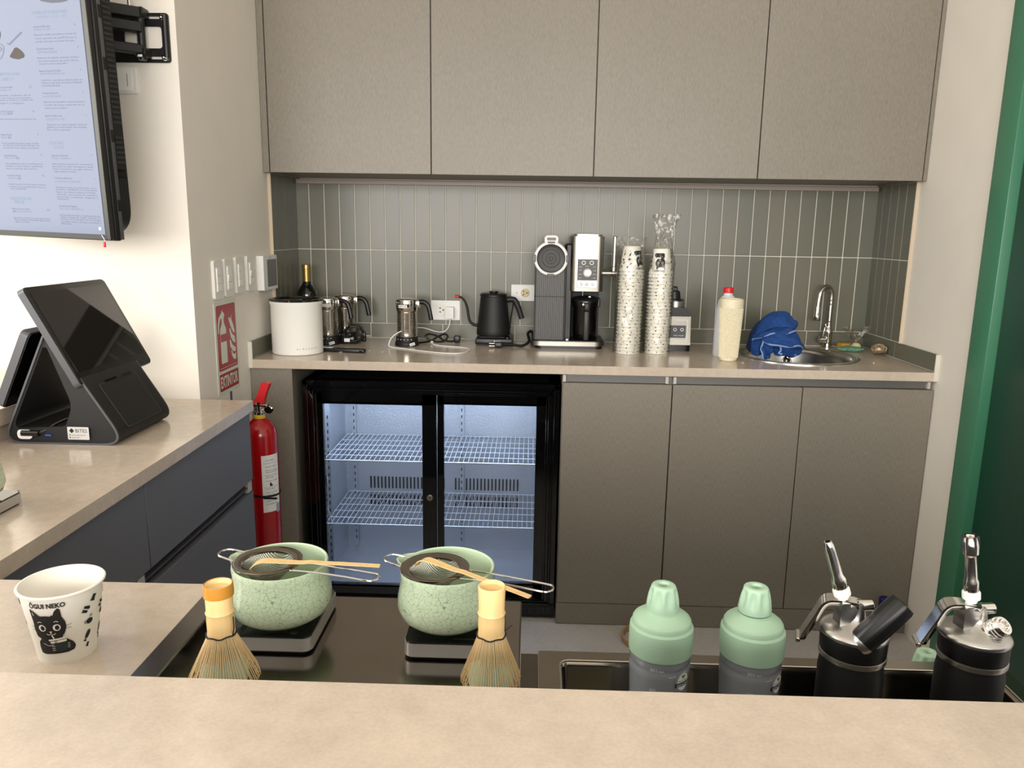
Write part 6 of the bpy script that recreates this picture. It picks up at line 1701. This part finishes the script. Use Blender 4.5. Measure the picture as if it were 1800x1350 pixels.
    m.slice_x(0.003).map(body(0.0006)).build('badge_leaf', LEAF, bd, smooth=False)
    return t
# ---
k1 = make_shaker('frosted shaker bottle with mint lid, left of the pair in the bar sink', (1.1275, -2.352, 0.7945), rad(-8))
k1.scale = (0.95, 0.95, 1.0)
k2 = make_shaker('frosted shaker bottle with mint lid and a loose raised cap, right of the pair', (1.2335, -2.350, 0.7920), rad(-2), 0.0022)
k2.scale = (0.95, 0.95, 1.0)
k3 = copy_tree(k1); k3.location = (1.5130, -2.215, 0.6415); k3['label'] = 'mint lid of a shaker bottle peeping out behind the bar sink'

# ------------------------------------------------------------------ cream whippers
WHS = M('cast_aluminium', S(196, 194, 190), 0.3, 1.0)
CHR2 = M('bright_chrome', S(236, 233, 228), 0.14, 1.0)
def make_whipper(label, loc, rz, charger, tulip, tilt, nx_):
    t = thing('cream_whipper', label, 'cream whipper', loc, rz, 'black cream whippers')
    # origin at base; shoulder ring about 0.17 up
    MB().lathe([(0, 0), (0.034, 0), (0.036, 0.003), (0.036, 0.118), (0.0345, 0.131), (0.0338, 0.136), (0, 0.136)], n=48).build('flask', BLACK_M, t)
    MB().lathe([(0.0345, 0.135), (0.0366, 0.136), (0.0370, 0.139), (0.0366, 0.142), (0.0345, 0.143)], n=48).build('lower_ring', WHS, t)
    MB().lathe([(0.0350, 0.142), (0.0362, 0.143), (0.0368, 0.160), (0.0360, 0.164), (0, 0.164)], n=48).build('rubber_collar', BLACK, t)
    hd = MB().lathe([(0.0350, 0.163), (0.0374, 0.164), (0.0380, 0.1665), (0.0370, 0.169), (0.0335, 0.172), (0.024, 0.176), (0.014, 0.180), (0.0105, 0.186), (0.0095, 0.194), (0.0095, 0.202), (0, 0.203)], n=48).build('head', WHS, t)
    MB().prism(roundpoly([(-0.022, 0.170), (0.010, 0.170), (0.004, 0.190), (0.003, 0.204), (-0.022, 0.204), (-0.023, 0.190)], 0.004), 0.018, front(0, 0.009, 0)).build('valve_block', WHS, t)
    # side port towards the viewer / charger holder
    if charger:
        mt = Matrix.Translation((-0.006, -0.025, 0.163)) @ Matrix.Rotation(rad(42), 4, 'Y') @ Matrix.Rotation(rad(0), 4, 'X')
        MB().lathe([(0.012, -0.004), (0.014, 0.0), (0.0145, 0.004), (0, 0.004)], n=28, mtx=mt).build('charger_port', WHS, t)
        m = MB(); n = 40; rings = []
        for (r, z) in ((0.0, 0.002), (0.013, 0.002), (0.0148, 0.005), (0.0152, 0.045), (0.0150, 0.062), (0.0140, 0.066), (0.0, 0.0675)):
            if r == 0: rings.append([m.bm.verts.new((0, 0, z))])
            else: rings.append([m.bm.verts.new(((r - (0.0009 if k % 5 == 0 and 0.004 < z < 0.068 else 0)) * cos(2 * pi * k / n), (r - (0.0009 if k % 5 == 0 and 0.004 < z < 0.068 else 0)) * sin(2 * pi * k / n), z)) for k in range(n)])
        for a, b in zip(rings, rings[1:]):
            for k in range(n):
                if len(a) == 1: m.bm.faces.new((a[0], b[(k + 1) % n], b[k]))
                elif len(b) == 1: m.bm.faces.new((a[k], a[(k + 1) % n], b[0]))
                else: m.bm.faces.new((a[k], a[(k + 1) % n], b[(k + 1) % n], b[k]))
        for v in m.bm.verts: v.co = mt @ v.co
        m.build('charger_holder', BLACK, t)
    else:
        mt = Matrix.Translation((0.008, -0.014, 0.177)) @ Matrix.Rotation(rad(20), 4, 'Y') @ Matrix.Rotation(rad(40), 4, 'X')
        m = MB().lathe([(0.0130, -0.006), (0.0130, 0.002), (0.0112, 0.003), (0.0118, 0.005), (0.0112, 0.007), (0.0118, 0.009), (0.0112, 0.011), (0.0118, 0.013), (0.0112, 0.0155), (0.0100, 0.018), (0.0072, 0.018), (0.0066, 0.014), (0.003, 0.013), (0.003, 0.015), (0, 0.015)], n=32, mtx=mt)
        m.build('charger_port', CHR2, t, angle=30)
    # lever with roller
    MB().cyl(0.0064, -0.004, 0.018, n=20, mtx=Matrix.Translation((-0.002, -0.003, 0.199)) @ Matrix.Rotation(pi / 2, 4, 'Y'), b=0.001).build('lever_roller', CHR2, t)
    lm = Matrix.Translation((-0.012, 0, 0)) @ Matrix.Rotation(rad(158), 4, 'Z')
    P = smoothpath([(u, 0, z) for u, z in [(-0.012, 0.2050), (0.004, 0.2060), (0.020, 0.2045), (0.028, 0.198), (0.034, 0.184), (0.043, 0.164), (0.049, 0.150)]], 5)
    rows = []
    for i, p in enumerate(P):
        w = 0.0075 + 0.0035 * min(1.0, i / 12.0)
        tn = (P[min(i + 1, len(P) - 1)] - P[max(i - 1, 0)]).normalized()
        inn = Vector((tn.z, 0, -tn.x)) * (0.006 if i < len(P) - 2 else 0.002)
        rows.append([lm @ q for q in (p + Vector((0, -w, 0)) + inn, p + Vector((0, -w, 0)), p, p + Vector((0, w, 0)), p + Vector((0, w, 0)) + inn)])
    o = MB().grid(rows).build('lever', CHR2, t)
    md = o.modifiers.new('thick', 'SOLIDIFY'); md.thickness = 0.0012
    MB().cyl(0.0028, -0.0115, 0.0115, n=12, mtx=lm @ Matrix.Translation((0.049, 0, 0.150)) @ Matrix.Rotation(pi / 2, 4, 'X'), b=0.0008).build('lever_tip', CHR2, t)
    # nozzle
    mt = Matrix.Translation((nx_, 0, 0.2065)) @ Matrix.Rotation(rad(tilt), 4, 'Y')
    MB().lathe([(0.0060, 0.0), (0.0060, 0.004), (0.0095, 0.005), (0.0095, 0.012), (0.0085, 0.0135), (0.0, 0.0135)], n=24, mtx=mt).build('nozzle_seal', LABEL, t)
    if tulip:
        pr = [(0.0072, 0.013), (0.0080, 0.016), (0.0080, 0.026), (0.0066, 0.029), (0.0060, 0.056), (0.0066, 0.058), (0.0084, 0.060), (0.0086, 0.070), (0.0070, 0.079), (0.0058, 0.080), (0.0052, 0.074), (0.0, 0.072)]
        nz = MB().lathe(pr, n=28, mtx=mt).build('nozzle', CHR2, t)
        m = MB()
        for k in range(6):
            m.box(-0.0009, 0.0009, 0.0060, 0.0090, 0.066, 0.081, mtx=mt @ Matrix.Rotation(2 * pi * k / 6, 4, 'Z'))
        m.build('tulip_slots', INK, nz, smooth=False)
    else:
        pr = [(0.0072, 0.013), (0.0086, 0.016), (0.0086, 0.026), (0.0066, 0.031), (0.0062, 0.060), (0.0058, 0.068), (0.0042, 0.073), (0.0030, 0.0735), (0.0026, 0.066), (0, 0.066)]
        nz = MB().lathe(pr, n=28, mtx=mt).build('nozzle', CHR2, t)
        MB().box(-0.0014, 0.0014, -0.0070, -0.0050, 0.036, 0.068, 0.0005, 1, mtx=mt).build('nozzle_slot', GUN, nz)
    return t
make_whipper('black cream whipper with straight nozzle and thick black charger holder', (1.3490, -2.352, 0.7945), rad(4), True, False, -20, -0.017)
make_whipper('black cream whipper at the far right with tulip nozzle and open threaded port', (1.4860, -2.352, 0.7945), rad(8), False, True, -9, -0.010)

# ------------------------------------------------------------------ paper cup in front
fc = thing('paper_cup', 'single white paper cup printed with a black cat, front left on the worktop', 'cup', (0.4245, -2.3535, ZL), rad(-77))
inst('cup_body', CUPM, fc)
for nm, me in PRINT: inst(nm, me, fc)
